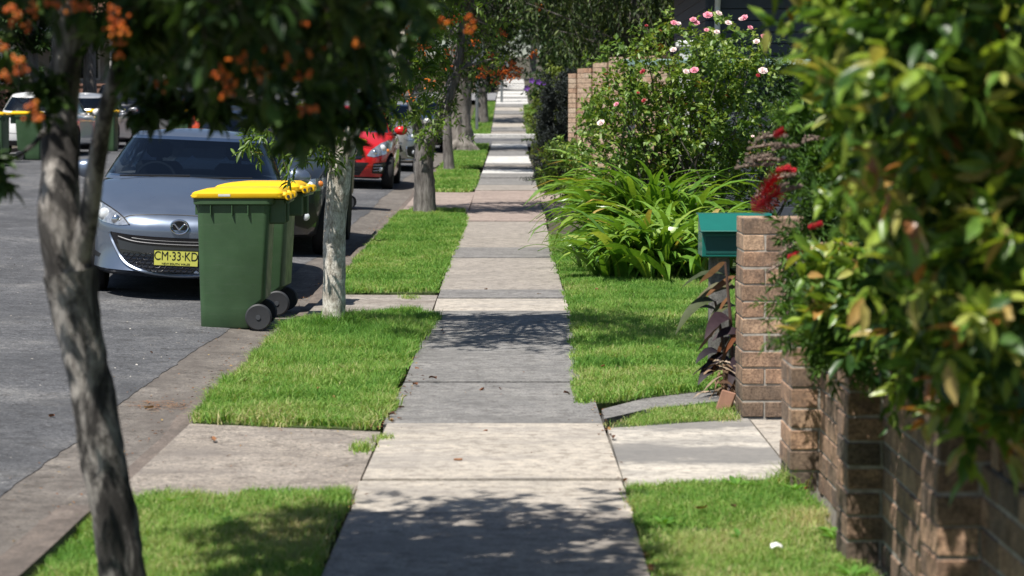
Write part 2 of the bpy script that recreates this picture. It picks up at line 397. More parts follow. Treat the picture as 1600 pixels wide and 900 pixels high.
# ------------------------------------------------------------------ footpath, slab by slab
PL, PR = -.63, .455
def rowY(py): return P(790, py)[1]
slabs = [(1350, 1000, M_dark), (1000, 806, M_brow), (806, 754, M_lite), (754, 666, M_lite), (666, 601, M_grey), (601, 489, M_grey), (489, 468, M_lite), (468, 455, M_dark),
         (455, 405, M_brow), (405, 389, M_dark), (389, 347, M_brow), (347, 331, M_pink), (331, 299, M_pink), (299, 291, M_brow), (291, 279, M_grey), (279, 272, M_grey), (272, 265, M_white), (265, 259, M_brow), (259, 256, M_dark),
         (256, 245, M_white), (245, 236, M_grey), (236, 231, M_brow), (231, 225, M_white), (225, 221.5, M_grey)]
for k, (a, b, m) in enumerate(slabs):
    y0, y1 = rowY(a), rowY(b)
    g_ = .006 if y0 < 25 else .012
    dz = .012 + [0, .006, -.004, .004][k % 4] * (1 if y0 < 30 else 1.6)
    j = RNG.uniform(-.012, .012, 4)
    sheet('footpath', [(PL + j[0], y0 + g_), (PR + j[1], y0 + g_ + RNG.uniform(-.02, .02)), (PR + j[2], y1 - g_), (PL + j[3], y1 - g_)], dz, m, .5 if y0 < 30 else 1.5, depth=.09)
sheet('path_bedding', [(PL + .01, 4), (PR - .01, 4), (PR - .01, rowY(221.5)), (PL + .01, rowY(221.5))], -.02, M_joint, 2, depth=0)
# beyond the cross street: path climbing the hill, alternate slabs
yy = 78.0
far = [M_brow, M_grey, M_lite, M_grey, M_brow, M_grey, M_lite, M_grey]
k = 0
while yy < 104:
    sheet('footpath', [(-.75, yy), (.5, yy), (.5, yy + 3.1), (-.75, yy + 3.1)], .05 + .02 * (k % 2), far[k % 8], 2, depth=.25)
    yy += 3.3; k += 1
while yy < 150:
    sheet('footpath', [(-.75 + (.0 if yy < 118 else .1), yy), (.75, yy), (.75, yy + 2.4), (-.75, yy + 2.4)], .06 + .03 * (k % 2), M_white if (k % 5) else M_grey, 2, depth=.25)
    yy += 2.55; k += 1
# cross streets
sheet('cross_street', [(-2.2, 67.5), (40, 67.5), (40, 75.5), (-2.2, 75.5)], .004, M_asph, 3, depth=0)
sheet('cross_kerb', [(-2.2, 75.5), (40, 75.5), (40, 76.3), (-2.2, 76.3)], .12, M_white, 3, depth=.25)
sheet('cross_street', [(-14, 108.5), (-.8, 108.5), (-.8, 119), (-14, 119)], .06, speckled('pale_asphalt', [(.3, (.2, .2, .21)), (.7, (.27, .27, .28))], .5, 20), 3, depth=0)

# ------------------------------------------------------------------ driveways and gate path
def px_poly(pts, g=verge): return [P(x, y, g) for x, y in pts]
d1 = [(KX0 + .006, 8.83), (PL - .012, 9.02), (PL - .012, 10.85), (KX0 + .006, 11.15)]
sheet('driveway', d1, .0, M_drive, .35, depth=.08)
d2 = [(KX0 + .006, 17.0), (PL - .01, 17.75), (PL - .01, 19.25), (KX0 + .006, 19.3)]
sheet('driveway', d2, -.002, speckled('narrow_drive', [(.3, (.24, .215, .19)), (.7, (.33, .30, .27))], 2, 70, .9, .35, .6, stain=(.15, .12, .10), stain_scale=(1, 2.5, 1)), .5, depth=.08)
y3a, y3b = rowY(331), rowY(300)
sheet('driveway', [(KX0 + .006, y3a), (PL - .012, y3a), (PL - .012, y3b), (KX0 + .006, y3b)], .0, M_pink, 1, depth=.08)
sheet('driveway', [(PR + .01, y3a), (1.6, y3a), (1.6, y3b), (PR + .01, y3b)], .0, M_pink, 1, depth=.08)
gp = [(PR + .015, 9.15), (1.20, 9.42), (1.20, 11.32), (1.0, 11.30), (PR + .015, 10.95)]
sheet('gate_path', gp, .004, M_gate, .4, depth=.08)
sheet('gate_path', [(1.215, 9.42), (2.9, 9.42), (2.9, 11.2), (1.215, 11.32)], -.003, M_lite, .4, depth=.08)
sheet('side_strip', px_poly([(944, 655), (1006, 641), (1125, 627), (1135, 606), (1010, 622), (940, 640)]), .002, M_grey, .3, depth=.06)
sheet('side_path', [(PR, rowY(271)), (PR + 2, rowY(271)), (PR + 2, rowY(265)), (PR, rowY(265))], .02, M_white, 2, depth=.06)

# ------------------------------------------------------------------ lawns and their grass
lawns = {
 'A': [(-1.57, 4.5), (PL - .02, 4.5), (PL - .03, 9.0), (-1.1, 8.93), (-1.57, 8.82)],
 'B': [(KX0 + .01, 11.2)] + px_poly([(310, 655)])[0:0] + [(KX0 + .0, 12.5), (KX0 - .02, 14.5), (KX0 + .01, 16.4), (-1.5, 16.85), (-1.1, 17.25), (-.75, 17.55), (-.56, 17.1), (-.60, 16.2), (-.64, 15), (-.68, 13), (-.62, 11.9), (-.69, 10.9), (-1.1, 11.0)],
 'C': [(KX0 + .01, 19.4), (KX0 + .01, rowY(334)), (-1.4, rowY(328)), (-.72, rowY(330)), (PL + .02, rowY(345)), (PL - .02, 22), (PL - .04, 19.4)],
 'D': [(KX0, rowY(300)), (KX0 + .05, rowY(272)), (-1.3, rowY(266)), (PL - .1, rowY(268)), (PL - .02, rowY(288)), (PL - .1, rowY(301))],
 'E': [(KX0, rowY(268)), (KX0, rowY(226)), (PL - .1, rowY(226)), (PL - .06, rowY(262))],
 'F': [(KX0, 76.4), (-.8, 76.4), (-.8, 107), (KX0, 107)],
 'G': [(PR + .02, 4.5), (1.19, 4.5), (1.19, 9.38), (PR + .02, 9.13)],
 'W': px_poly([(950, 670), (1000, 648), (1122, 634), (1140, 640), (1146, 657)]),
 'H': px_poly([(903, 636), (1008, 623), (1136, 607)]) + [ (1.35, 14.5), (1.9, 17), (2.1, 20.5), (PR + .02, 27), (PR - .02, 24), (PR + .03, 20), (PR - .01, 16)],
 'I': [(PR + .08, 76.4), (2, 76.4), (2, 104), (PR + .08, 104)],
 'J': [(PR + .02, rowY(291)), (1.1, rowY(291)), (1.1, rowY(272)), (PR + .02, rowY(272))],
}
dens = {'A': 36000, 'B': 30000, 'C': 14000, 'D': 6000, 'E': 3000, 'F': 900, 'G': 38000, 'W': 30000, 'H': 19000, 'I': 900, 'J': 4000}
tall = {'A': .032, 'B': .045, 'C': .04, 'D': .045, 'E': .05, 'F': .08, 'G': .026, 'W': .026, 'H': .042, 'I': .07, 'J': .05}
def vnoise(x, y, s, seed):
    r = np.random.default_rng(seed); g = r.uniform(0, 1, (64, 64))
    u, v = x / s, y / s; i, j = np.floor(u).astype(int), np.floor(v).astype(int); f, h = u - i, v - j
    f, h = f * f * (3 - 2 * f), h * h * (3 - 2 * h); q = lambda a, b: g[a % 64, b % 64]
    return (q(i, j) * (1 - f) + q(i + 1, j) * f) * (1 - h) + (q(i, j + 1) * (1 - f) + q(i + 1, j + 1) * f) * h
blades = []
for k, poly in lawns.items():
    sheet('lawn', poly, .006, M_turf, .4 if k in 'ABGWH' else 1.2, depth=.06)
    p = np.array(poly); lo, hi = p.min(0), p.max(0); n = int((hi - lo).prod() * dens[k])
    x, y = RNG.uniform(lo[0] - .02, hi[0] + .02, n), RNG.uniform(lo[1] - .02, hi[1] + .02, n)
    # ragged edge: the test point wanders off a little
    wx, wy = (vnoise(x * 0 + 3, y, .17, 41) - .5) * .07, (vnoise(x, y * 0 + 3, .2, 43) - .5) * .12; ok = in_poly(poly, x + wx + RNG.normal(0, .016, n), y + wy + RNG.normal(0, .03, n)); x, y = x[ok], y[ok]; n = len(x)
    n1, n2 = vnoise(x, y, .28, 3), vnoise(x, y, .07, 5)
    keep = RNG.uniform(0, 1, n) < (.3 + 1.0 * n2) * np.where(vnoise(x, y, .17, 31) > .80, .22, 1); x, y, n1, n2 = x[keep], y[keep], n1[keep], n2[keep]; n = len(x)
    hgt = tall[k] * (.55 + .7 * n1 + .35 * n2) * RNG.uniform(.5, 1.35, n)
    # longer tufts round the tree foot and along the kerb
    if k == 'B': hgt *= 1 + 1.2 * np.exp(-((x + 1.28) ** 2 + (y - 16.2) ** 2) / .05) + .5 * np.exp(-((y - 15.5) / 1.2) ** 2)
    w = (.0034 if y.mean() < 13 else .006 if y.mean() < 30 else .014) * RNG.uniform(.7, 1.3, n) * (1.25 if y.mean() > 20 else 1)
    th = RNG.uniform(0, 2 * np.pi, n); ph = RNG.uniform(0, 2 * np.pi, n); lean = RNG.uniform(.25, 1.5, n)
    z = zp(y) + .004
    b = np.column_stack([x, y, z]); sd = np.column_stack([np.cos(th), np.sin(th), 0 * x]) * w[:, None] * .5
    up = np.column_stack([np.cos(ph) * lean * .45, np.sin(ph) * lean * .45, np.ones(n)]) * hgt[:, None]
    tip = np.column_stack([np.cos(ph) * lean * 1.1, np.sin(ph) * lean * 1.1, 1.35 - .5 * lean]) * hgt[:, None]
    V = np.stack([b - sd, b + sd, b + up * .6 - sd * .8, b + up * .6 + sd * .8, b + tip], 1).reshape(-1, 3)
    o = (np.arange(n) * 5)[:, None]
    F = np.concatenate([o + np.array([[0, 1, 3]]), o + np.array([[0, 3, 2]]), o + np.array([[2, 3, 4]])])
    dry = np.clip((vnoise(x, y, .4, 11) - .42) * 1.4, 0, 1) * (1. if k in 'GWA' else .4) + (.34 if k in 'GW' else .1 if k == 'A' else 0)
    if k == 'B': dry = np.clip(dry + .55 * np.exp(-(y - 11.05) / .45), 0, 1)
    t = np.clip(RNG.normal(.36, .17, n) + .34 * (vnoise(x, y, .55, 21) - .5) + .22 * (vnoise(x, y, .16, 23) - .5) + .55 * dry * RNG.uniform(0, 1.3, n) + .06 * (n1 - .5), 0, 1)
    blades.append((V, F, np.repeat(t, 5)))
# stray tufts in the driveway joints
def tuft(cx, cy, rad, n, h):
    x, y = cx + RNG.normal(0, rad, n), cy + RNG.normal(0, rad * 1.4, n); ph = RNG.uniform(0, 6.28, n); th = RNG.uniform(0, 6.28, n); l = RNG.uniform(.3, 1.2, n); hh = h * RNG.uniform(.5, 1.2, n)
    b = np.column_stack([x, y, zp(y)]); sd = np.column_stack([np.cos(th), np.sin(th), 0 * x]) * .0025
    up = np.column_stack([np.cos(ph) * l * .5, np.sin(ph) * l * .5, np.ones(n)]) * hh[:, None]; tp = np.column_stack([np.cos(ph) * l * 1.1, np.sin(ph) * l * 1.1, 1.3 - .5 * l]) * hh[:, None]
    V = np.stack([b - sd, b + sd, b + up * .6 - sd * .8, b + up * .6 + sd * .8, b + tp], 1).reshape(-1, 3); o = (np.arange(n) * 5)[:, None]
    F = np.concatenate([o + np.array([[0, 1, 3]]), o + np.array([[0, 3, 2]]), o + np.array([[2, 3, 4]])])
    return V, F, np.repeat(np.clip(RNG.normal(.55, .15, n), 0, 1), 5)
x, y = P(566, 704); blades.append(tuft(x, y, .03, 160, .05))
x, y = P(600, 690); blades.append(tuft(x, y, .025, 120, .045))
x, y = P(528, 512); blades.append(tuft(x, y - .1, .06, 260, .14))
x, y = P(1232, 762); blades.append(tuft(x, y, .04, 200, .09))
x, y = P(640, 466); blades.append(tuft(x, y, .05, 120, .04))
for q in np.arange(5, 9, .18): blades.append(tuft(PR + .03, q, .02, 25, .04)); blades.append(tuft(PL - .04, q, .02, 25, .05))
# low broad-leaved weeds sitting in the turf
for q in range(46):
    k = ['A', 'B', 'B', 'C', 'G', 'G', 'H', 'H'][q % 8]; pl = np.array(lawns[k]); lo, hi = pl.min(0), pl.max(0)
    c = RNG.uniform(lo, hi)
    if not in_poly(lawns[k], c[:1], c[1:])[0] or c[1] > 24: continue
    n = int(RNG.integers(6, 12)); a = np.arange(n) * 2.4 + RNG.uniform(0, 6); d = np.column_stack([np.cos(a), np.sin(a), RNG.uniform(.25, .8, n)])
    b = np.column_stack([np.full(n, c[0]), np.full(n, c[1]), np.full(n, float(zp(c[1])) + .012)]) + d * .01; L = RNG.uniform(.035, .07, n)
    blades.append(leaves(b, d, np.tile([0, 0, 1.], (n, 1)) + d * -.3, L, L * .45, np.clip(RNG.normal(.22, .08, n), 0, 1), LEAF_FINE))
V, F, T = cat_mesh(blades)
M_grass = leafmat('grass_blade', [(0, (.06, .165, .025)), (.3, (.155, .335, .055)), (.55, (.285, .43, .10)), (.75, (.43, .45, .19)), (1, (.56, .48, .27))], .6, .35, .25)
o = fastmesh('grass', V, F, T, M_grass); tag(o, kind='stuff')
NGRASS = len(F)
# ------------------------------------------------------------------ foliage materials
L_dark = leafmat('dark_tree_leaf', [(0, (.014, .03, .010)), (.5, (.028, .062, .015)), (.85, (.055, .105, .022)), (1, (.10, .15, .035))], .5, .2, .3)
L_near = leafmat('berry_tree_leaf', [(0, (.018, .038, .012)), (.5, (.036, .08, .018)), (.8, (.08, .145, .03)), (1, (.15, .21, .05))], .45, .25, .35)
L_mid = leafmat('street_tree_leaf', [(0, (.045, .095, .018)), (.5, (.12, .215, .03)), (.85, (.20, .30, .05)), (1, (.30, .36, .08))], .42, .4)
L_rose = leafmat('rose_leaf', [(0, (.06, .125, .025)), (.45, (.14, .24, .045)), (.8, (.25, .33, .06)), (.93, (.26, .27, .05)), (.965, (.28, .09, .035)), (1, (.25, .05, .03))], .45, .32)
L_phot = leafmat('glossy_shrub_leaf', [(0, (.018, .05, .015)), (.28, (.05, .12, .027)), (.48, (.14, .26, .04)), (.72, (.31, .41, .06)), (.85, (.46, .38, .14)), (.91, (.48, .20, .05)), (1, (.34, .14, .08))], .34, .36, .5)  # leaf greens and bronzes; dark-to-bright spread also paints in shaded and sunlit leaves
L_brush = leafmat('needle_leaf', [(0, (.035, .085, .018)), (.5, (.085, .19, .03)), (1, (.18, .29, .06))], .5, .3)
L_weep = leafmat('weeping_leaf', [(0, (.018, .036, .012)), (.5, (.055, .10, .022)), (.8, (.13, .19, .04)), (1, (.24, .28, .07))], .5, .3)
L_strap = leafmat('strap_leaf', [(0, (.06, .14, .02)), (.5, (.14, .28, .035)), (.85, (.26, .38, .06)), (.96, (.36, .40, .10)), (1, (.50, .34, .12))], .33, .32, .55)
L_con = leafmat('conifer_leaf', [(0, (.018, .026, .024)), (.6, (.034, .046, .044)), (1, (.06, .075, .07))], .7, .1)
L_yel = leafmat('yellowish_leaf', [(0, (.06, .10, .015)), (.5, (.14, .20, .03)), (1, (.26, .30, .06))], .5, .35)
L_far = leafmat('far_tree_leaf', [(0, (.016, .032, .012)), (.5, (.03, .06, .018)), (1, (.06, .10, .03))], .55, .2)
M_bark = barkmat('mottled_bark', (.014, .012, .011), (.055, .05, .047), (.42, .39, .36), 9, .60, .42)
M_barkw = barkmat('pale_bark', (.20, .17, .135), (.52, .47, .40), (.74, .70, .63), 13, .57, .75)
M_barkg = barkmat('grey_bark', (.07, .06, .055), (.15, .135, .125), (.25, .23, .215), 7)
M_barkb = barkmat('big_bark', (.10, .085, .075), (.20, .175, .155), (.32, .29, .26), 3)
M_twig = barkmat('twig_bark', (.05, .04, .03), (.10, .085, .07), (.18, .16, .14), 12)
def berrymat():
    m, nt, b = newmat('orange_berry')
    a = nt.nodes.new('ShaderNodeAttribute'); a.attribute_name = 'tint'
    link(nt, ramp(nt, a.outputs['Fac'], [(0, (.48, .075, .008)), (.6, (.70, .15, .012)), (1, (.80, .25, .03))]), b.inputs['Base Color']); b.inputs['Roughness'].default_value = .3
    return m
M_berry = berrymat()

def berry_cluster(c, parent, n=26, r=.006, spread=.03):
    mb = MB()
    for i in range(n):
        q = RNG.normal(size=3) * spread * np.array([1, 1, .75]); mb.ball(np.array(c) + q, r * RNG.uniform(.8, 1.2), 0, 7, 5, RNG.uniform()); mb.tube([np.array(c) + (0, 0, r), np.array(c) + q], [r * .12, r * .1], 3, 1)
    return mb.build('berry_cluster', [M_berry, M_twig], parent, True)
def make_tree(name, loc, label, trunk, clumps, leafm, barkm, twigs, per, leaf, cat='tree', group=None, aspect=.42, shape=LEAF_LOW, limb_r=.03, droop=.3, up=.5, fork=None, every=3, seg=10, tint=(0, 1), extra=None, wob=.05, spread=.8, twigmesh=True, tl=1.0):
    """trunk: list of (path points, radii); clumps n x 4, all in world coordinates"""
    t = empty(name, loc, label, cat, group); L = np.array(loc)
    mb = MB()
    for pts, rad in trunk:
        n = max(8, len(pts) * 5); q = densify(pts, n); rr = np.interp(np.linspace(0, 1, n), np.linspace(0, 1, len(rad)), rad)
        mb.tube(q - L, list(rr), seg, 0, True, wob=wob)
    cl = np.asarray(clumps, float)
    if fork is not None:
        fk = [np.array(f, float) for f in (fork if hasattr(fork[0], '__len__') else [fork])]
        for i in range(0, len(cl), every):
            c = cl[i, :3]; f = min(fk, key=lambda q: np.linalg.norm(q - c))
            mid = (f + c) / 2 + np.array([0, 0, .25 * abs(c[2] - f[2]) - .1]) + RNG.normal(0, .08, 3)
            mb.tube(bez(f, mid, c, 7) - L, list(np.linspace(limb_r * RNG.uniform(.5, 1), limb_r * .18, 7)), 5, 0, False)
    b, d, nr, l, w, ti, (st, td, ln) = twig_leaves(cl, twigs, per, leaf, aspect, droop, spread, up, tint, tl)
    V, F, T = leaves(b - L, d, nr, l, w, ti, shape)
    cr = fastmesh('crown', V, F, T, leafm, t)
    if twigmesh:
        tb = mb
        for i in range(0, len(st), 2):
            p0, p1 = st[i] - L, st[i] + td[i] * ln[i] - L; p1 = p1 - np.array([0, 0, droop * .5 * ln[i]])
            tb.tube([p0, (p0 + p1) / 2 + np.array([0, 0, droop * .12 * ln[i]]), p1], [leaf * .045, leaf * .035, leaf * .015], 3, 1, False)
    mb.build('trunk', [barkm, M_twig], t, True, 60)
    return t
def pxc(pts, rad):                      # clump centres from (px, py, Y)
    return [list(at(x, y, Y)) + [rad * RNG.uniform(.85, 1.15)] for x, y, Y in pts]

# ---- the near tree with orange berries
Y1 = 6.7
base1 = at(206, 976, Y1)
tr = [([at(206, 985, Y1), at(190, 880, Y1), at(172, 770, Y1), at(150, 650, Y1), at(128, 530, Y1), at(107, 425, Y1)], [.078, .070, .068, .066, .066, .083]),
      ([at(107, 432, Y1), at(93, 340, Y1), at(94, 250, Y1 + .05), at(98, 150, Y1 + .1), at(105, 60, Y1 + .1), at(112, -120, Y1 + .1), at(60, -420, Y1)], [.075, .062, .056, .050, .042, .035, .02]),
      ([at(116, 420, Y1), at(138, 345, Y1 - .05), at(156, 220, Y1 - .12), at(182, 110, Y1 - .2), at(215, 0, Y1 - .3), at(300, -200, Y1 - .3)], [.04, .030, .026, .022, .018, .01])]
cl = []
def low1(px): return np.interp(px, [-200, 0, 60, 120, 200, 230, 330, 440, 480, 560, 600, 640], [150, 130, 95, 55, 100, 165, 175, 180, 192, 165, 110, -60])
n_try = 0
while len(cl) < 440:
    Y = RNG.uniform(4.5, 7.5); px, py = RNG.uniform(-260, 640), RNG.uniform(-1100, 220)
    if py > low1(px) - .165 * FPX / Y - (0 if px > 215 else 15): continue
    if py > -250 and px < 225 and RNG.uniform() > .33: continue          # thinner over the trunk, cars show through
    p = at(px, py, Y)
    if ((p.x + 1.0) / 1.25) ** 2 + ((Y - 6.0) / 1.55) ** 2 > 1.05 or p.z > 3.7 or (p.z > 2.15 and RNG.uniform() < .45) or (p.x > -.8 and p.z > 2.55): continue
    cl.append([p.x, p.y, p.z, .14])
for x, y, Y in [(-14, 262, 5.9), (235, 165, 6.4), (345, 165, 6.3), (300, 155, 6.4), (420, 170, 6.5), (468, 160, 5.0), (500, 170, 6.4), (538, 185, 6.5), (565, 160, 6.6), (215, 120, 6.5), (195, 60, 5.3), (60, 150, 5.6), (470, 180, 5.2)]:
    cl.append(list(at(x, y, Y)) + [.055])
near_tree = make_tree('street_tree', (base1.x, base1.y, float(zp(base1.y))), 'nearest street tree, dark mottled trunk forking low under leaves with orange berries', tr, cl, L_near, M_bark, 8, 12, .066, 'tree', 'street trees along the verge',
                      aspect=.40, shape=LEAF_FINE, limb_r=.016, droop=.55, up=-.05, fork=[at(98, 150, Y1), at(182, 110, Y1), at(112, -120, Y1), at(215, 0, Y1)], every=4, seg=14, wob=.06)
L1 = np.array(near_tree.location)
for x, y, Y in [(185, 35, 5.9), (172, 28, 5.9), (196, 48, 5.9), (12, 14, 5.8), (24, 28, 5.9), (4, 72, 5.8), (22, 88, 5.8), (34, 107, 5.8), (8, 118, 5.9), (52, 12, 5.9), (118, 4, 5.9), (128, 10, 5.9), (88, 2, 6), (340, 117, 6.0), (353, 118, 6.0), (362, 127, 6.0), (392, 103, 6.0), (410, 130, 6.1),
                 (325, 112, 6.0), (45, 165, 5.8), (52, 185, 5.8), (388, 88, 6.1), (408, 118, 6.1), (492, 166, 6.0), (478, 172, 6.0), (540, 14, 6.1), (548, 20, 6.2), (563, 60, 6.2), (585, 50, 6.3), (566, 66, 6.2), (515, 22, 6.2), (630, 22, 6.5), (645, 8, 6.5), (690, 30, 6.5), (735, 32, 6.6), (738, 45, 6.6), (455, 70, 6.3), (405, 10, 6.2), (470, 120, 6.3)]:
    berry_cluster(np.array(at(x, y, Y - 1.2)) - L1, near_tree, int(RNG.integers(5, 9)), .0044, .0095)

r_ = np.random.default_rng(99)
for k in range(34):                      # small loose sprays between the big bunches
    x, y = r_.uniform(-10, 740), r_.uniform(-5, 170)
    if y > low1(x) - 5: continue
    berry_cluster(np.array(at(x, y, r_.uniform(4.5, 5.2))) - L1, near_tree, int(r_.integers(3, 6)), .0042, .008)

# ---- second tree, pale trunk beside the bins
b2 = P(520, 516); Y2 = b2[1]
tr = [([(b2[0], Y2, zp(Y2) - .1), at(521, 512, Y2), at(522, 430, Y2), at(525, 330, Y2), at(533, 240, Y2)], [.115, .088, .082, .082, .088]),
      ([at(535, 246, Y2), at(555, 195, Y2), at(588, 130, Y2), at(630, 60, Y2), at(655, 0, Y2), at(700, -160, Y2)], [.07, .055, .052, .05, .042, .03]),
      ([at(531, 246, Y2), at(522, 190, Y2), at(518, 100, Y2), at(500, -60, Y2)], [.062, .05, .042, .03])]
cl = list(ell((-.6, Y2 - 1.5, 3.2), (1.5, 1.3, .7), 125, .28)) + \
     pxc([(430, 205, Y2 - .3), (455, 225, Y2 - .3), (470, 222, Y2 - .4), (490, 210, Y2 - .3), (505, 225, Y2 - .2), (415, 190, Y2), (440, 180, Y2), (470, 185, Y2), (565, 165, Y2 + .2), (575, 120, Y2), (600, 85, Y2 + .2), (620, 110, Y2), (520, 150, Y2), (500, 120, Y2), (560, 60, Y2), (540, 100, Y2), (640, 120, Y2), (660, 90, Y2), (625, 165, Y2 + .2), (650, 40, Y2), (690, 60, Y2), (600, 30, Y2), (670, 140, Y2), (700, 20, Y2 - .3), (400, 230, Y2), (480, 235, Y2 - .3)], .17)
t2 = make_tree('street_tree', (b2[0], Y2, float(zp(Y2))), 'pale-barked street tree with dappled trunk just behind the pair of bins', tr, cl, L_mid, M_barkw, 9, 10, .085, 'tree', 'street trees along the verge', limb_r=.03, droop=.6, up=.1, fork=[at(588, 130, Y2), at(630, 60, Y2), at(518, 100, Y2), at(655, 0, Y2)], every=3, seg=14, wob=.04, aspect=.3, shape=LEAF_FINE)
for x, y in [(640, 58), (625, 40), (568, 58), (590, 55), (660, 75), (628, 15), (690, 38), (706, 28)]:
    berry_cluster(np.array(at(x, y, Y2 - .3)) - np.array(t2.location), t2, 18, .008, .035)

# ---- third tree, grey trunk
b3 = P(664, 335); Y3 = b3[1]
tr = [([(b3[0], Y3, zp(Y3) - .15), at(664, 330, Y3), at(663, 290, Y3), at(662, 245, Y3), at(664, 222, Y3)], [.22, .165, .145, .14, .15]),
      ([at(666, 228, Y3), at(690, 180, Y3), at(715, 110, Y3), at(725, 20, Y3), at(740, -80, Y3)], [.10, .07, .06, .05, .03]),
      ([at(660, 228, Y3), at(645, 170, Y3), at(630, 90, Y3), at(610, -30, Y3)], [.09, .065, .05, .03])]
cl = list(ell((-1.1, Y3, 4.3), (1.7, 1.7, 1.35), 120, .4)) + \
     pxc([(600, 120, Y3), (615, 150, Y3), (640, 180, Y3), (660, 200, Y3 - .4), (680, 170, Y3 - .4), (655, 150, Y3), (690, 140, Y3), (700, 110, Y3), (720, 80, Y3), (670, 110, Y3), (650, 80, Y3), (700, 60, Y3), (740, 50, Y3), (630, 60, Y3), (690, 200, Y3 - .4), (675, 215, Y3 - .4), (760, 70, Y3), (720, 130, Y3), (660, 60, Y3), (740, 95, Y3), (640, 110, Y3), (770, 40, Y3), (690, 95, Y3), (705, 165, Y3), (780, 90, Y3)], .25)
t3 = make_tree('street_tree', (b3[0], Y3, float(zp(Y3))), 'street tree with a stout fissured grey trunk on the grass behind the pale-barked one', tr, cl, L_mid, M_barkg, 9, 10, .10, 'tree', 'street trees along the verge', limb_r=.03, droop=.5, up=.1, fork=[at(715, 110, Y3), at(630, 90, Y3), at(725, 20, Y3)], every=1, seg=14, wob=.05, aspect=.33, shape=LEAF_FINE)
for x, y in [(650, 105), (672, 128), (637, 140), (640, 152), (700, 80), (742, 68)]:
    berry_cluster(np.array(at(x, y, Y3 - .5)) - np.array(t3.location), t3, 16, .012, .05)

# ---- fourth tree, thin; crown with the berries over the path
b4 = P(702, 268); Y4 = b4[1]
tr = [([(b4[0], Y4, zp(Y4) - .15), at(702, 262, Y4), at(699, 220, Y4), at(699, 170, Y4), at(705, 120, Y4), at(730, 40, Y4), at(740, -80, Y4)], [.19, .12, .10, .095, .085, .07, .04])]
cl = list(ell((-.55, Y4, 4.9), (2.1, 2.2, 1.7), 150, .55)) + \
     pxc([(690, 120, Y4), (730, 110, Y4), (745, 100, Y4), (760, 115, Y4), (780, 95, Y4), (795, 110, Y4), (805, 80, Y4), (770, 75, Y4), (720, 70, Y4), (700, 90, Y4), (740, 130, Y4), (755, 60, Y4), (775, 120, Y4), (810, 55, Y4), (800, 30, Y4), (770, 30, Y4), (740, 30, Y4), (700, 140, Y4 - .3), (790, 60, Y4), (720, 100, Y4)], .32)
t4 = make_tree('street_tree', (b4[0], Y4, float(zp(Y4))), 'slender street tree with orange berries hanging over the path, in front of the massive trunk', tr, cl, L_dark, M_barkg, 9, 10, .12, 'tree', 'street trees along the verge', limb_r=.04, droop=.5, up=.1, fork=[at(705, 120, Y4), at(730, 40, Y4)], every=3, wob=.05, aspect=.36)
for x, y in [(751, 119), (753, 108), (774, 128), (786, 117), (795, 110), (800, 100), (806, 108), (782, 108), (768, 113), (808, 118), (798, 122), (842, 13), (834, 84), (770, 88), (700, 105), (785, 52)]:
    berry_cluster(np.array(at(x, y, Y4 - .9)) - np.array(t4.location), t4, 28, .017, .055)

# ---- massive old trunk
b5 = P(722, 237); Y5 = b5[1]
tr = [([(b5[0], Y5, zp(Y5) - .3), at(722, 234, Y5), at(720, 215, Y5), at(718, 180, Y5), at(719, 130, Y5), at(722, 60, Y5), at(730, -60, Y5)], [.62, .44, .34, .32, .32, .30, .24]),
      ([at(726, 222, Y5 - .1), at(740, 234, Y5 - .2), at(752, 240, Y5 - .3)], [.16, .14, .05]), ([at(716, 222, Y5 - .2), at(706, 234, Y5 - .3), at(698, 240, Y5 - .4)], [.16, .13, .05])]
cl = list(ell((-1.2, Y5 + 1, 7.6), (3.2, 3.5, 3.4), 190, .8)) + pxc([(700, 120, Y5), (740, 115, Y5), (760, 100, Y5), (690, 90, Y5), (780, 80, Y5), (660, 110, Y5), (640, 90, Y5), (800, 60, Y5)], .5)
make_tree('street_tree', (b5[0], Y5, float(zp(Y5))), 'old street tree with a massive broad trunk and spreading roots beside the path', tr, cl, L_dark, M_barkb, 9, 9, .17, 'tree', 'street trees along the verge', limb_r=.09, droop=.4, up=.1, fork=[at(722, 60, Y5), at(730, -60, Y5)], every=3, seg=16, wob=.06, twigmesh=False)

# ---- small tree beyond the cross street
Y6 = 88.; b6 = at(755, 190, Y6)
tr = [([(b6.x, Y6, zp(Y6) - .4), at(755, 188, Y6), at(754, 165, Y6), at(755, 130, Y6), at(757, 60, Y6)], [.34, .22, .19, .2, .1])]
make_tree('street_tree', (b6.x, Y6, float(zp(Y6))), 'small far street tree beyond the cross street, by the signpost', tr, ell((-1.2, Y6, 6.4), (2.2, 2.5, 2.4), 90, .7), L_mid, M_barkg, 8, 8, .2, 'tree', 'street trees along the verge', limb_r=.06, fork=at(755, 130, Y6), every=4, twigmesh=False)

# ---- weeping dark tree behind the peach wall
Yw = 46.
tr = [([(2.6, Yw, zp(Yw) - .1), (2.6, Yw, 1.6), (2.5, Yw, 3.0), (2.6, Yw, 5)], [.24, .2, .17, .1])]
cl = list(ell((2.9, Yw, 4.7), (2.7, 2.2, 2.7), 300, .5, shell=.2)) 
cl = [c for c in cl if not (at(0, 0, c[1]).z > 99) and (800 + FPX * c[0] / c[1] > 838 or c[2] > 3.1)]
make_tree('weeping_tree', (2.6, Yw, float(zp(Yw))), 'dense dark weeping tree rising behind the stepped brick wall', tr, cl, L_weep, M_barkg, 12, 11, .13, 'tree', None, aspect=.26, limb_r=.05, droop=1.6, up=-.2, fork=[(2.5, Yw, 3.0), (2.6, Yw, 4.6)], every=3, tl=1.2)

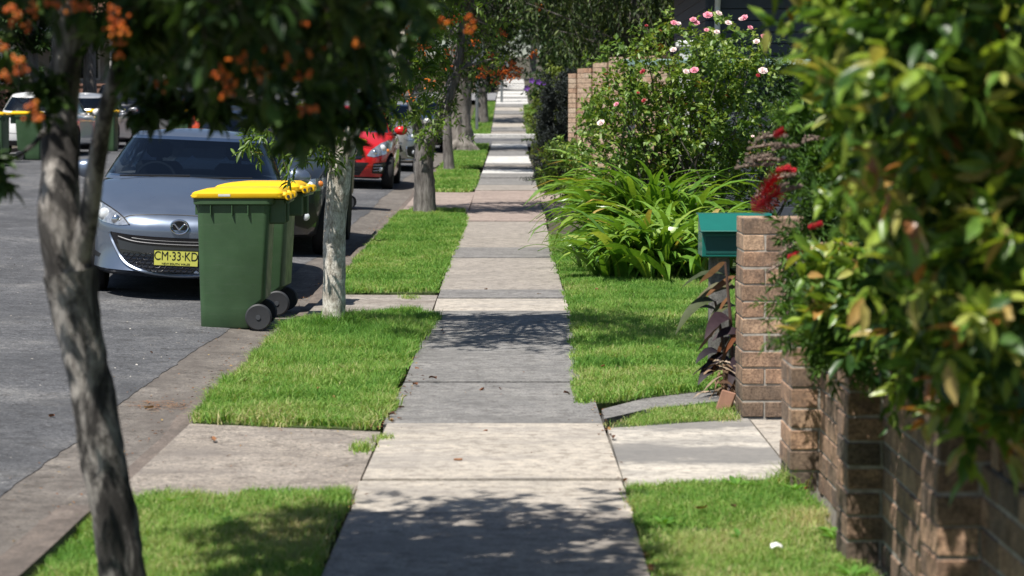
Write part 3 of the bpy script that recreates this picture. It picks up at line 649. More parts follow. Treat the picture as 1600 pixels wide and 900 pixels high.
# ---- tall flowering shrub, dark conifer and company on the right of the path
def shrub(name, loc, label, cat, cl, mat, twigs, per, leaf, aspect=.4, droop=.2, up=.4, stems=7, stem_r=.012, fan=.3, group=None, bark=None, shape=LEAF_LOW, tint=(0, 1), spread=.8):
    """stems rise from the foot to the clumps"""
    t = empty(name, loc, label, cat, group); L = np.array(loc); cl = np.asarray(cl, float)
    mb = MB(); order = RNG.permutation(len(cl))[:stems]
    for i in order:
        a = np.array([RNG.normal(0, fan * .3), RNG.normal(0, fan * .3), 0]); c = cl[i, :3] - L
        m = a * .5 + c * .5 + np.array([RNG.normal(0, .1), RNG.normal(0, .1), .12 * c[2]])
        mb.tube(bez(a, m, c, 8), list(np.linspace(stem_r, stem_r * .3, 8)), 5, 0, False)
    if stems: mb.build('stem', bark or M_twig, t, True)
    b, d, nr, l, w, ti, _ = twig_leaves(cl, twigs, per, leaf, aspect, droop, spread, up, tint)
    V, F, T = leaves(b - L, d, nr, l, w, ti, shape); fastmesh('foliage', V, F, T, mat, t); return t
Yp = 56.
cl = ell((1.15, Yp, 2.4), (.75, .8, 1.4), 70, .33)
sp = shrub('flowering_shrub', (1.15, Yp, float(zp(Yp))), 'dark shrub with a few purple flowers overhanging the right of the path', 'shrub', cl, L_dark, 9, 9, .12, .5)
M_purp = plain('purple_petal', (.13, .03, .28), .6)
for x, y in [(831, 126), (823, 138), (852, 130), (850, 155), (842, 128), (857, 152), (870, 120), (846, 180)]:
    c = np.array(at(x, y, Yp - .75)) - np.array(sp.location); mb = MB()
    for k in range(5):
        a = 6.28 * k / 5; q = np.array([math.cos(a), -.3, math.sin(a)]) * .055
        mb.add([c, c + q + np.array([-q[2], 0, q[0]]) * .5, c + q * 1.5, c + q - np.array([-q[2], 0, q[0]]) * .5], [(0, 1, 2, 3)])
    mb.build('flower', M_purp, sp)
Yc = 41.
cl = [[.66 + RNG.normal(0, .10) * (1.2 - h), Yc + RNG.normal(0, .14), zp(Yc) + .1 + 1.6 * h, .22 * (1.1 - .6 * h)] for h in np.linspace(0, 1, 40)] + [[.98 + RNG.normal(0, .12), Yc + RNG.normal(0, .14), zp(Yc) + .1 + 1.9 * h, .22 * (1.1 - .6 * h)] for h in np.linspace(0, 1, 40)]
shrub('conifer', (.8, Yc, float(zp(Yc))), 'dark grey-green upright conifer against the end of the stepped brick wall', 'shrub', cl, L_con, 16, 14, .07, .22, -.3, .9, 5)
cl = ell((.72, 52., 1.4), (.35, .5, .85), 26, .22)
shrub('leafy_shrub', (.72, 52., float(zp(52.))), 'yellow-green leafy shrub peeping out behind the dark conifer', 'shrub', cl, L_yel, 8, 8, .11, .45)
cl = ell((.92, 44., 2.15), (.35, .4, .5), 16, .2)
shrub('leafy_shrub', (.92, 44., float(zp(44.))), 'lime-coloured shrub above the conifer and left of the brick wall top', 'shrub', cl, L_yel, 8, 8, .09, .45)
Yr = 35.
cl = np.concatenate([ell((.85, Yr, .75), (.36, .45, .42), 34, .16), ell((.72, Yr, 1.05), (.34, .3, .28), 14, .13)])
sr = shrub('rose_bush', (.85, Yr, float(zp(Yr))), 'low rose bush with reddish new leaves at the path edge, in front of the conifer', 'shrub', cl, L_rose, 8, 8, .065, .6, .2, .4, 12)

# ---- the big rose bush
Yb = 25.5
cl = [c for c in ell((1.95, Yb, 1.55), (1.25, .9, 1.05), 190, .19, shell=.1) if 905 < 800 + FPX * c[0] / c[1] < 1300 and (800 + FPX * c[0] / c[1] > 970 or c[2] < 2.1)]
cl += pxc([(925, 185, 24.6), (915, 215, 24.4), (945, 205, 24.5), (960, 170, 24.8), (975, 140, 25), (950, 90, 25.2), (975, 80, 25.3), (1000, 75, 25.2), (940, 235, 24.2), (905, 250, 24), (890, 225, 24.3), (935, 160, 25), (960, 120, 25.2), (985, 110, 25.2),
           (1090, 55, 25.4), (1060, 60, 25.2), (1120, 45, 25.4), (1150, 55, 25.4), (1180, 80, 25.2), (1030, 85, 25.2), (1105, 75, 25), (1160, 95, 25), (1200, 110, 25), (1070, 100, 25), (1040, 65, 25.4), (1010, 60, 25.4), (1135, 80, 25.2)], .17)
rb = shrub('rose_bush', (1.95, Yb, float(zp(Yb))), 'big sprawling rose bush with pink blooms behind the strap-leaved clumps', 'rose bush', cl, L_rose, 8, 8, .075, .62, .35, .35, 70, .016, 1.6)
cl = ell((3.35, 29.0, 1.4), (.75, .6, 1.15), 60, .3)
shrub('garden_shrub', (3.35, 29.0, float(zp(29.))), 'dark garden shrub between the roses and the slate house', 'shrub', cl, L_dark, 9, 9, .09, .45)
M_petal = plain('pink_petal', (.75, .28, .36), .55, var=.25, vs=40); M_petalp = plain('pale_petal', (.80, .62, .60), .55, var=.12, vs=40); M_red = plain('red_petal', (.32, .02, .03), .5)
def rose(c, r, mat, parent):
    mb = MB(); c = np.array(c); ax = norm(np.array([RNG.normal(0, .4), -.8, .9])); a = norm(np.cross(ax, [1, 0, .2])); b = np.cross(ax, a)
    for ring, (n, rr, hh) in enumerate([(6, 1, .1), (6, .75, .3), (5, .45, .45), (3, .2, .5)]):
        for k in range(n):
            t = 6.28 * k / n + ring * .6; u = math.cos(t) * a + math.sin(t) * b; v = -math.sin(t) * a + math.cos(t) * b; w = r * rr * 1.15
            mb.add([c, c + u * w * .75 + v * w * .55 + ax * r * hh * .9, c + u * w * 1.05 + ax * r * (hh + .15), c + u * w * .75 - v * w * .55 + ax * r * hh * .9], [(0, 1, 2, 3)])
    return mb.build('rose_flower', mat, parent, True)
for x, y, r, m in [(1106, 24, .055, 0), (1053, 36, .04, 0), (1060, 37, .03, 1), (1083, 31, .04, 0), (1088, 36, .04, 0), (1123, 21, .04, 1), (1163, 28, .045, 0), (1158, 30, .03, 1), (1138, 36, .04, 1), (1172, 43, .035, 0), (1104, 47, .03, 0), (1120, 50, .035, 1), (1194, 58, .045, 0), (1182, 65, .04, 1),
                   (1085, 110, .05, 0), (1072, 112, .04, 1), (1192, 111, .055, 1), (1004, 112, .034, 2), (1006, 157, .028, 2), (997, 145, .02, 2), (963, 163, .032, 0), (939, 192, .045, 1),  (1052, 78, .04, 1), (1185, 118, .03, 2), (1010, 40, .02, 2), (1176, 213, .02, 1)]:
    rose(np.array(at(x, y, 24.55 if x > 950 else 24.1)) - np.array(rb.location), r * .85, [M_petal, M_petalp, M_red][m], rb)

# ---- strap-leaved clumps
def strap_clump(loc, label, n, L0, lean=(0, 0), rad=.2):
    mb = []; base = np.array(loc)
    for i in range(n):
        a = RNG.uniform(0, 6.28); l = L0 * RNG.uniform(.65, 1.15); w = RNG.uniform(.055, .085)
        up0 = RNG.uniform(.8, 1.5); curl = RNG.uniform(1.5, 2.7)
        st = np.array([RNG.normal(0, rad), RNG.normal(0, rad), 0]); d = norm(np.array([math.cos(a) + lean[0], math.sin(a) + lean[1], 0]))
        k = 8; p = st.copy(); ang = up0; pts = [p.copy()]
        for s in range(k):
            p = p + (d * math.cos(ang) + np.array([0, 0, math.sin(ang)])) * l / k; p[2] = max(p[2], .02); ang -= curl / k * (0.5 + s / k); pts.append(p.copy())
        pts = np.array(pts); sd = np.cross(d, [0, 0, 1]); tw = RNG.normal(0, .35)
        ww = w * .5 * np.array([.75, .95, 1, 1, .97, .88, .7, .42, .04])
        off = sd[None] * ww[:, None] + np.array([0, 0, 1.])[None] * (ww * tw)[:, None]
        rib = pts - np.array([0, 0, .006])
        V = np.stack([pts - off, rib, pts + off], 1).reshape(-1, 3); F = []
        for s in range(k):
            for q in (0, 1): x = s * 3 + q; F += [(x, x + 1, x + 4), (x, x + 4, x + 3)]
        t = min(.88, max(0, RNG.normal(.48, .2))) if RNG.uniform() > .02 else .95
        T = np.full(len(V), t) + np.repeat(np.linspace(0, .05, 9), 3)
        mb.append((V, np.array(F), np.clip(T, 0, 1)))
    V, F, T = cat_mesh(mb); t = empty('strap_leaf_plant', loc, label, 'plant', 'strap-leaved clumps on the lawn')
    fastmesh('leaf', V, F, T, L_strap, t, True); return t
for x, Y, n, l, lab, ln in [(1.30, 20.9, 400, .9, 'front bright strap-leaved clump on the lawn near the mailbox', (-.15, -.2)), (1.46, 23.9, 470, 1.28, 'tall left strap-leaved clump arching over the path edge', (-.15, -.15)), (1.16, 21.9, 200, .7, 'middle strap-leaved clump squeezed between the front clump and the tall left one', (-.2, -.2)), (1.75, 22.3, 220, .85, 'back strap-leaved clump beneath the rose stems', (0, -.1)), (1.62, 26.6, 280, 1.6, 'farthest strap-leaved clump below the stepped wall', (-.2, 0))]:
    strap_clump((x, Y, float(zp(Y))), lab, n, l, ln)

# ---- glossy shrub over the near wall
cl = []
def pho_ok(px, py): return px > np.interp(py, [-300, 0, 100, 200, 300, 400, 450, 520, 600, 640], [1190, 1212, 1235, 1250, 1262, 1315, 1345, 1420, 1520, 1580]) + 22 and py < np.interp(px, [1200, 1300, 1340, 1430, 1500, 1560, 1620, 1800], [400, 490, 545, 575, 615, 665, 680, 690]) - 6
while len(cl) < 400:
    Y = RNG.uniform(4.6, 7.5); px, py = RNG.uniform(1190, 1900), RNG.uniform(-420, 640)
    mg = .085 * FPX / Y
    if not pho_ok(px - mg * (1 if py < 470 else .5), py + mg * .8): continue
    p = at(px, py, Y)
    if p.x > 2.2 or p.z > 2.25 or p.z < .55: continue
    cl.append([p.x, p.y, p.z, .13])
cl += pxc([(1330, 470, 7.0), (1352, 515, 6.9), (1372, 545, 6.9), (1400, 525, 6.8), (1380, 480, 6.8), (1420, 545, 6.6), (1340, 430, 7.0), (1312, 450, 7.1), (1390, 440, 6.8), (1440, 560, 6.2), (1470, 575, 5.8), (1500, 565, 5.6), (1460, 530, 5.8), (1530, 605, 5.4), (1500, 590, 5.5), (1560, 640, 5.2), (1430, 500, 6.4), (1350, 470, 6.8), (1300, 400, 7.1), (1410, 470, 6.6), (1480, 540, 5.7), (1590, 660, 5.0), (1545, 590, 5.2)], .10)
ph = shrub('glossy_shrub', (1.75, 5.9, 0), 'large glossy-leaved shrub with bronze tips spilling over the near brick wall', 'shrub', cl, L_phot, 8, 9, .079, .43, .35, .25, 26, .014, .9, shape=LEAF_FINE, spread=.75)
# ---- bottlebrush shrub with red flowers
Yk = 9.35
cl = pxc([(1225, 375, 9.2), (1215, 400, 9.2), (1250, 430, 9.2), (1240, 465, 9.15), (1275, 480, 9.15), (1300, 510, 9.1), (1320, 545, 9.1), (1270, 440, 9.3), (1290, 400, 9.3), (1320, 440, 9.3), (1340, 480, 9.2), (1250, 470, 8.6), (1270, 500, 8.4), (1290, 520, 8.2), (1310, 490, 8.0), (1330, 520, 7.9), (1345, 545, 7.8), (1300, 450, 8.3), (1340, 440, 8.0), (1280, 420, 8.6), (1320, 560, 8.0), (1240, 440, 8.9), (1260, 530, 8.7), (1230, 480, 8.9), (1215, 430, 9.0), (1225, 510, 8.9), (1350, 520, 9.1), (1260, 500, 9.15), (1290, 540, 9.05), (1310, 400, 9.4), (1260, 370, 9.3), (1270, 330, 9.4), (1240, 280, 9.4), (1260, 240, 9.5), (1285, 290, 9.4), (1310, 340, 9.5), (1240, 210, 9.5), (1280, 200, 9.6), (1300, 250, 9.5), (1235, 350, 9.2), (1360, 430, 9.4), (1370, 380, 9.5), (1330, 300, 9.6), (1250, 180, 9.5), (1290, 140, 9.6), (1340, 200, 9.7), (1380, 300, 9.7), (1400, 460, 9.3), (1380, 510, 9.2), (1330, 575, 9.05), (1360, 560, 9.1), (1262, 500, 7.3), (1275, 530, 7.3), (1285, 550, 7.3), (1255, 470, 7.35), (1240, 520, 7.4), (1270, 480, 7.3)], .12)
cl = [list(at(800 + FPX * c[0] / c[1] + (48 if c[2] < 1.1 else 14), 0, c[1]))[:1] + list(c[1:]) for c in cl]
bk = shrub('bottlebrush_shrub', (1.5, 9.5, 0), 'feathery bottlebrush shrub with red brush flowers above the brick pier', 'shrub', cl, L_brush, 26, 22, .055, .11, .3, .1, 26, .008, .3, spread=.9)
M_brush = plain('red_stamen', (.52, .022, .035), .6, var=.35, vs=60); M_caps = plain('grey_brown_capsule', (.21, .155, .125), .9, var=.4, vs=90)
def brush(p, d, l, r, parent, n=320):
    p, d = np.array(p), norm(np.array(d, float)); a = norm(np.cross(d, [0.1, .2, 1])); b = np.cross(d, a)
    s, t = RNG.uniform(0, 1, n), RNG.uniform(0, 6.28, n); o = np.cos(t)[:, None] * a + np.sin(t)[:, None] * b
    B = p + d * (s * l)[:, None]; E = B + (o + d * .35) * (r * RNG.uniform(.7, 1.1, n))[:, None]; w = np.cross(o, d) * .0014
    V = np.stack([B - w, B + w, E + w * .8, E - w * .8], 1).reshape(-1, 3); F = (np.arange(n) * 4)[:, None] + np.array([[0, 1, 2, 3]])
    fastmesh('brush_flower', V, F, np.full(len(V), .5), M_brush, parent)
K = np.array(bk.location)
for x, y, dx, dz, l, r in [(1174, 330, .9, .6, .13, .05), (1190, 305, .7, .9, .10, .04), (1262, 356, .9, .25, .06, .016), (1230, 404, .8, .3, .05, .016), (1288, 392, .95, .1, .06, .016), (1208, 213, .9, .5, .05, .018), (1212, 268, .9, .25, .06, .018), (1224, 262, .7, -.2, .05, .014), (1240, 400, .5, .1, .04, .014)]:
    brush(np.array(at(x, y, 9.0)) - K, (dx, .2, dz), l, r, bk)
def spike(p, d, l, parent):
    mb = MB(); d = norm(np.array(d, float)); n = 11
    pts = [np.array(p) + d * l * i / n + np.array([0, 0, -.02 * (i / n) ** 2]) for i in range(n + 1)]
    mb.tube(pts, [.0035 + .0045 * abs(math.sin(i * 1.4)) for i in range(n + 1)], 6, 0, True, wob=.25)
    for i in range(34):
        t = RNG.uniform(0, 6.28); c = np.array(p) + d * l * RNG.uniform(.05, .95); mb.ball(c + np.array([0, math.cos(t), math.sin(t)]) * .008, .0045, 0, 5, 4)
    mb.build('seed_spike', M_caps, parent, True)
for x, y, l, dz in [(1232, 212, .14, .04), (1224, 226, .15, .02), (1212, 241, .13, -.05), (1212, 256, .17, .02), (1250, 228, .12, .05), (1234, 286, .15, -.25), (1245, 272, .12, -.1), (1266, 370, .14, -.4), (1240, 405, .12, -.3), (1226, 250, .15, .1), (1290, 215, .1, 0), (1255, 290, .13, -.2)]:
    spike(np.array(at(x, y, 9.05)) - K, (-1, -.15, dz), l, bk)

# ---- canna by the mailbox post
def paddle(mb, p, d, l, w, droop, tint, roll=0.):
    d = norm(np.array(d, float)); sd = norm(np.cross(d, [0, 0, 1])); p = np.array(p, float); n = 9; rows = []
    for i in range(n + 1):
        s = i / n; ww = w * .5 * (math.sin(math.pi * min(1, .08 + s * .92)) ** .7 if 0 < i < n else .06)
        q = p + d * l * s + np.array([0, 0, -droop * s * s * l]); u = sd * math.cos(roll) + np.array([0, 0, math.sin(roll)])
        rows += [q - u * ww + np.array([0, 0, .18 * ww + RNG.normal(0, .002)]), q, q + u * ww + np.array([0, 0, .18 * ww + RNG.normal(0, .002)])]
    fs = []
    for i in range(n):
        for k in (0, 1): a = i * 3 + k; fs.append((a, a + 1, a + 4, a + 3))
    mb.add(rows, fs, 0, tint)
L_canna = leafmat('canna_leaf', [(0, (.015, .012, .016)), (.3, (.04, .022, .028)), (.55, (.045, .065, .025)), (.75, (.13, .10, .04)), (1, (.22, .075, .03))], .6, .12, .3)
Yn = 12.3; cb = P(1135, 605)
cn = empty('canna_plant', (cb[0], Yn, float(zp(Yn))), 'dark-leaved canna with dry bronze leaves growing against the brick pillar', 'plant'); N = np.array(cn.location)
mb = MB(); st_ = MB()
for k, (sx, sy, h, lx) in enumerate([(.0, .0, .74, -.05), (.035, .06, .66, -.02), (-.03, .05, .52, -.07), (.05, -.04, .45, .01)]):
    path = densify([(sx, sy, 0), (sx + lx * .3, sy, h * .5), (sx + lx, sy, h)], 8); st_.tube(path, list(np.linspace(.014, .007, 8)), 7)
    for q in range(7):
        f = .28 + .72 * q / 6; i_ = min(7, int(f * 7)); p = path[i_]; hi_ = p[2] > .46; a = math.pi * (1 + RNG.uniform(-.45, .45)) if q % 3 else RNG.uniform(3.6, 5.4)
        dead = RNG.uniform() < .38
        up = RNG.uniform(.25, .9) if not dead else RNG.uniform(-1.2, -.4)
        t = (RNG.uniform(.5, .8) if hi_ else RNG.uniform(.0, .35)) if not dead else RNG.uniform(.85, 1)
        paddle(mb, p, (math.cos(a), math.sin(a) * .6 - .15, up), RNG.uniform(.20, .30) * (.75 if dead else 1), RNG.uniform(.06, .085) * (.55 if dead else 1), RNG.uniform(.5, 1.0) if not dead else .1, t, RNG.uniform(.2, .8) if not dead else RNG.uniform(.8, 1.6))
mb.build('leaf', L_canna, cn, True); st_.build('stem', plain('canna_stem', (.09, .05, .035), .6), cn, True)
L_dry = leafmat('dry_leaf', [(0, (.10, .045, .025)), (.5, (.24, .15, .09)), (1, (.38, .30, .22))], .8, .15)
mb = MB()
for k in range(90):
    x, y = RNG.normal(1134, 12), RNG.uniform(565, 648); paddle(mb, np.array(at(x, y, 12.05 + RNG.uniform(0, .2))) - N, (RNG.normal(), RNG.normal() * .5, RNG.normal() * .6), RNG.uniform(.06, .14), RNG.uniform(.008, .025), .5, RNG.uniform(), RNG.normal())
mb.build('dry_litter', L_dry, cn, True)

# ---- trees that close the view far behind
def bg_tree(x, Y, h, r, label, mat=L_far, leaf=.3, n=90, group='far trees closing the view', z0=1.2, name='tree'):
    z = float(G(x, Y)); tr = [([(x, Y, z - .3), (x + .1, Y, z + h * .3), (x, Y, z + h * .7)], [.28, .2, .08])]
    cl = ell((x, Y, z + z0 + (h - z0) / 2), (r, r * .9, (h - z0) / 2), n, r * .28, shell=.25)
    make_tree(name, (x, Y, z), label, tr, cl, mat, M_barkg, 9, 9, leaf, 'tree', group, limb_r=.06, fork=(x, Y, z + h * .35), every=5, twigmesh=False, aspect=.5, droop=.4)
places = [(4.5, 62, 8.5, 3.2, 'dark garden tree behind the purple-flowered shrub'), (3.2, 84, 8, 2.6, 'bushy tree over the far path, beyond the cross street'), (9, 58, 10, 4, 'large dark tree behind the slate house'), (6.5, 100, 9, 4, 'rounded tree higher up the hill, right of the far path'), (3.5, 132, 9, 3, 'tree at the crest beside the top of the far path'), (-2.8, 152, 10, 4, 'tree at the crest behind the far hedge'), (1.6, 175, 12, 5, 'tallest crest tree above the end of the path'),
          (-6, 128, 11, 4, 'dense tree up the hill behind the far cross road'), (-11, 118, 12, 5, 'broad tree up the hill on the far side of the road'), (-14.5, 88, 10, 4, 'dark tree between the porch and the hill'), (-17.5, 62, 9, 4, 'dark garden tree behind the white wagon'), (-17.2, 70, 8, 2.4, 'bushy tree hiding the left end of the porch'), (-14.6, 68, 6.5, 1.1, 'slim dark tree close beside the porch columns'), (-13.6, 72, 7, 1.5, 'narrow tree in front of the far porch'), (-22, 80, 12, 5, 'tall tree behind the far porch, left side'), (-9.5, 150, 13, 5, 'high tree closing the end of the road'), (-13.8, 100, 9, 2.6, 'street tree across the road, in front of the hill')]
for x, Y, h, r, lab in places:
    bg_tree(x, Y, h, r, lab, L_dark if Y < 75 else L_far, .22 if Y < 75 else .34, 90, z0=1.6 if x > -12 else 2.2)
def hedge(name, lo, hi, label, mat, leaf, n):
    t = empty(name, ((lo[0] + hi[0]) / 2, lo[1], float(G((lo[0] + hi[0]) / 2, lo[1]))), label, 'hedge'); L = np.array(t.location)
    cl = np.column_stack([RNG.uniform(lo, hi, (n, 3)), np.full(n, .35)]); cl[:, 2] += [float(G(a, b)) for a, b in cl[:, :2]]
    b, d, nr, l, w, ti, _ = twig_leaves(cl, 9, 9, leaf, .5, .3, .8, .3); V, F, T = leaves(b - L, d, nr, l, w, ti); fastmesh('foliage', V, F, T, mat, t)
    mb = MB()
    for k in range(6): x = lo[0] + (hi[0] - lo[0]) * (k + .5) / 6; mb.tube([(x - L[0], .4, -.2), (x - L[0], .4, hi[2] * .7)], [.04, .02], 6)
    mb.build('stem', M_twig, t)
hedge('hedge', (-.75 - 1.05, 122, .2), (-.75 - .15, 125, 2.5), 'tall clipped green hedge beside the top of the far path', L_far, .3, 40)
hedge('hedge', (-21.5, 73, .2), (-15.6, 75, 2.6), 'clipped dark hedge in front of the porch, left of its columns', L_dark, .25, 70)
hedge('hedge', (-24, 56, .2), (-14.6, 59, 3.2), 'dark garden hedge across the road behind the parked wagon', L_dark, .2, 130)
# ------------------------------------------------------------------ cars
def paintmat(name, col, metal=.55, rough=.32):
    m, nt, b = newmat(name); b.inputs['Base Color'].default_value = rgba(col); b.inputs['Metallic'].default_value = metal
    f = noise(nt, coord(nt), 5, 5); link(nt, ramp(nt, f, [(.3, (rough * .9,) * 3), (.7, (rough * 1.15,) * 3)]), b.inputs['Roughness'])
    b.inputs['Coat Weight'].default_value = 1; b.inputs['Coat Roughness'].default_value = .03; return m
M_black = plain('black_plastic', (.012, .012, .013), .45); M_gloss = plain('gloss_black', (.01, .01, .012), .12, coat=.6)
M_well = plain('wheel_well', (.008, .008, .008), .95, spec=.1); M_tyre = plain('tyre_rubber', (.018, .018, .019), .85, spec=.3)
M_chrome = plain('chrome', (.75, .76, .78), .12, 1.0, var=.04); M_alloy = plain('alloy', (.45, .46, .48), .3, .9)
M_inter = plain('cabin_trim', (.025, .026, .03), .8); M_seat = plain('seat_cloth', (.03, .032, .038), .9)
M_glass = glassmat('car_glass', (.30, .36, .40), .05); M_sidegl = glassmat('side_glass', (.22, .26, .28), .06)
M_lens = plain('lamp_reflector', (.62, .64, .66), .12, .7, coat=1, var=.35, vs=26); M_amber = plain('amber_lens', (.75, .22, .03), .2, coat=1); M_redl = plain('red_lens', (.45, .01, .015), .15, coat=1); M_clear = plain('projector_glass', (.85, .88, .9), .05, .2, coat=1)
M_plate = plain('plate_yellow', (.62, .62, .12), .45, var=.06); M_ink = plain('plate_ink', (.01, .01, .01), .5)
def se(th, a, b, p):
    c, s = np.cos(th), np.sin(th)
    return a * np.sign(c) * np.abs(c) ** (2 / p), b * np.sign(s) * np.abs(s) ** (2 / p)
def even_theta(n, a, b, p):
    t = np.linspace(0, 2 * np.pi, 4001); x, y = se(t, a, b, p); d = np.hypot(np.diff(x), np.diff(y))
    tx = np.gradient(x, t), np.gradient(y, t); ang = np.unwrap(np.arctan2(tx[1], tx[0])); w = d + .35 * np.abs(np.diff(ang))
    s = np.concatenate([[0], np.cumsum(w)]); return np.interp(np.linspace(0, s[-1], n + 1)[:-1], s, t)
def text_mesh(txt, size, mat, parent, name, loc, ext=.0006, rz=0, sx=1):
    c = bpy.data.curves.new('t', 'FONT'); c.body = txt; c.size = size; c.align_x = 'CENTER'; c.align_y = 'CENTER'; c.extrude = ext
    o = bpy.data.objects.new('t', c); COL.objects.link(o); dg = bpy.context.evaluated_depsgraph_get()
    me = bpy.data.meshes.new_from_object(o.evaluated_get(dg)); bpy.data.objects.remove(o); me.name = name; me.materials.clear(); me.materials.append(mat)
    q = bpy.data.objects.new(name, me); COL.objects.link(q); q.parent = parent; q.location = loc; q.rotation_euler = (R(90), 0, rz); q.scale = (sx, 1, 1); return q

class Car:
    def __init__(s, loc, rz, roll, label, paint, cat='car', group=None, L=4.46, W=1.755, H=1.46, wb=2.64, wr=.315, nose=.70, cowl=1.05, cowlz=.94, belt=.96, tailz=.98, rooff=1.95, roofr=3.75, rearb=4.2, aw=.80, at_=.575, p=5, zl=.19, insets=None, name='parked_car', tail=None, crown=.055, pw=5, under=.40):
        s.__dict__.update(L=L, W=W, H=H, zl=zl, p=p, paint=paint)
        s.root = empty(name, loc, label, cat, group or 'cars parked along the street', rz); s.root.rotation_euler = (0, roll, rz)
        h = L / 2
        s.ins = insets or [(0, .14, .07, .10), (.06, .07, .03, .05), (.2, .03, .008, .02), (.42, 0, 0, 0), (.62, .015, 0, .01), (.78, .05, .006, .03), (.90, .095, .02, .05), (.97, .15, .045, .08), (1, .20, .075, .11)]
        s.shx = [-h, -h + .25, -h + cowl, -h + (rooff + roofr) / 2, h - .3, h]; s.shz = [nose, nose + .03, cowlz, belt, tailz, (tail or tailz - .04)]
        th = even_theta(132, W / 2, h, p); n = len(th); s.th = th
        mb = MB(); rows = []
        for fr, f, sd, r in s.ins:
            x, y = se(th, W / 2 - sd, 1, p); y = np.where(y < 0, y * (h - f), y * (h - r)); z = zl + (s.sh(y) - zl) * fr; rows.append(np.column_stack([x, y, z]))
        x0, y0 = rows[-1][:, 0], rows[-1][:, 1]
        spy = np.clip(y0, -h + .62, h - .5)
        for q in (.08, .2, .4, .65, 1):
            x, y = x0 * (1 - q), y0 * (1 - q) + spy * q; k = 1 - (1 - q) ** 2.2
            rows.append(np.column_stack([x, y, s.sh(y0) * (1 - q) + s.sh(spy) * q + crown * k + .0]))
        V = np.concatenate(rows); nl = len(s.ins); F, M = [], []
        gy0, gy1 = -h + cowl, -h + rearb
        for j in range(len(rows) - 1):
            for i in range(n):
                k = (i + 1) % n; f = (j * n + i, j * n + k, (j + 1) * n + k, (j + 1) * n + i); c = V[list(f)].mean(0)
                F.append(f); M.append(2 if j >= nl + 1 and gy0 + .12 < c[1] < gy1 - .1 and abs(c[0]) < aw - .06 else (1 if j < 1 else 0))
        F.append(tuple(range(n))[::-1]); M.append(1)
        mb.v, mb.f, mb.m, mb.t = [tuple(v) for v in V], F, M, [.5] * len(V)
        bm_mats = [paint, M_black, M_inter, M_well]
        tmp = mb.build('body', bm_mats, None, True)
        bm = bmesh.new(); bm.from_mesh(tmp.data); bmesh.ops.remove_doubles(bm, verts=bm.verts, dist=.002); bmesh.ops.recalc_face_normals(bm, faces=bm.faces); bm.to_mesh(tmp.data); bm.free()
        s.wy = (-h + (L - wb) * .47, -h + (L - wb) * .47 + wb)
        cut = MB()
        for y in s.wy:
            for sx in (-1, 1):
                a, b = sorted((sx * (W / 2 - .26), sx * (W / 2 + .2)))
                cut.lathe([(wr + .055, a), (wr + .055, b)], (0, y, wr + .01), 'x', 32)
        co = cut.build('cut', [M_well] * 4); co.data.polygons.foreach_set('material_index', np.full(len(co.data.polygons), 3, dtype=np.int32))
        bm = bmesh.new(); bm.from_mesh(co.data); bmesh.ops.recalc_face_normals(bm, faces=bm.faces); bm.to_mesh(co.data); bm.free()
        md = tmp.modifiers.new('b', 'BOOLEAN'); md.object = co; md.operation = 'DIFFERENCE'; md.solver = 'EXACT'
        dg = bpy.context.evaluated_depsgraph_get(); me = bpy.data.meshes.new_from_object(tmp.evaluated_get(dg))
        bpy.data.objects.remove(tmp); bpy.data.objects.remove(co)
        for pl in me.polygons: pl.use_smooth = True
        me.set_sharp_from_angle(angle=R(35)); me.name = 'body'
        s.body = bpy.data.objects.new('body', me); COL.objects.link(s.body); s.body.parent = s.root
        # greenhouse
        G_ = [0, .06, .10, .3, .5, .7, .86, .93, 1]
        yf0, yf1, yr0, yr1 = -h + cowl, -h + rooff, -h + rearb, -h + roofr
        th2 = even_theta(120, aw, (yr0 - yf0) / 2, pw); n = len(th2); rows = []
        for g in G_:
            a = aw + (at_ - aw) * g ** 1.15; yf = yf0 + (yf1 - yf0) * g; yr = yr0 + (yr1 - yr0) * g ** 1.3; x, y = se(th2, a, (yr - yf) / 2, pw); y = y + (yf + yr) / 2
            if g == 0: bz = s.sh(y) + crown * .25; bx = x.copy()
            tz = H - .055 - .05 * ((y - (yf + yr) / 2) / ((yr - yf) / 2)) ** 4 * (y > 0)
            rows.append(np.column_stack([x, y, bz * (1 - g) + tz * g]))
        xt, yt, zt = rows[-1].T; sp = np.clip(yt, yf1 + .35, yr1 - .3)
        for q in (.06, .18, .4, .7, 1): k = 1 - (1 - q) ** 2; rows.append(np.column_stack([xt * (1 - q), yt * (1 - q) + sp * q, zt + .05 * k]))
        V = np.concatenate(rows); mid = rows[4]; d = np.roll(mid, -1, 0) - mid; nx, ny = d[:, 1], -d[:, 0]; ln = np.hypot(nx, ny); nx, ny = nx / ln, ny / ln
        ym = (mid[:, 1] + np.roll(mid[:, 1], -1)) / 2; bp = [-h + (rooff + roofr) / 2 - .12, -h + roofr - .12]
        kind = np.full(n, 'p', dtype=object)
        kind[ny < -.42] = 'f'; kind[ny > .5] = 'r'
        for i in range(n):
            if abs(nx[i]) > .93 and kind[i] == 'p' and min(abs(ym[i] - b) for b in bp) > .055: kind[i] = ('L' if nx[i] < 0 else 'R') + str(sum(ym[i] > b for b in bp))
        groups = {}
        for j in range(len(rows) - 1):
            for i in range(n):
                k = (i + 1) % n; f = (j * n + i, j * n + k, (j + 1) * n + k, (j + 1) * n + i)
                key = 'p' if not (2 <= j < 6) else kind[i]
                if kind[i] == 'f' and j in (1, 6): key = 'trim'
                groups.setdefault(key, []).append(f)
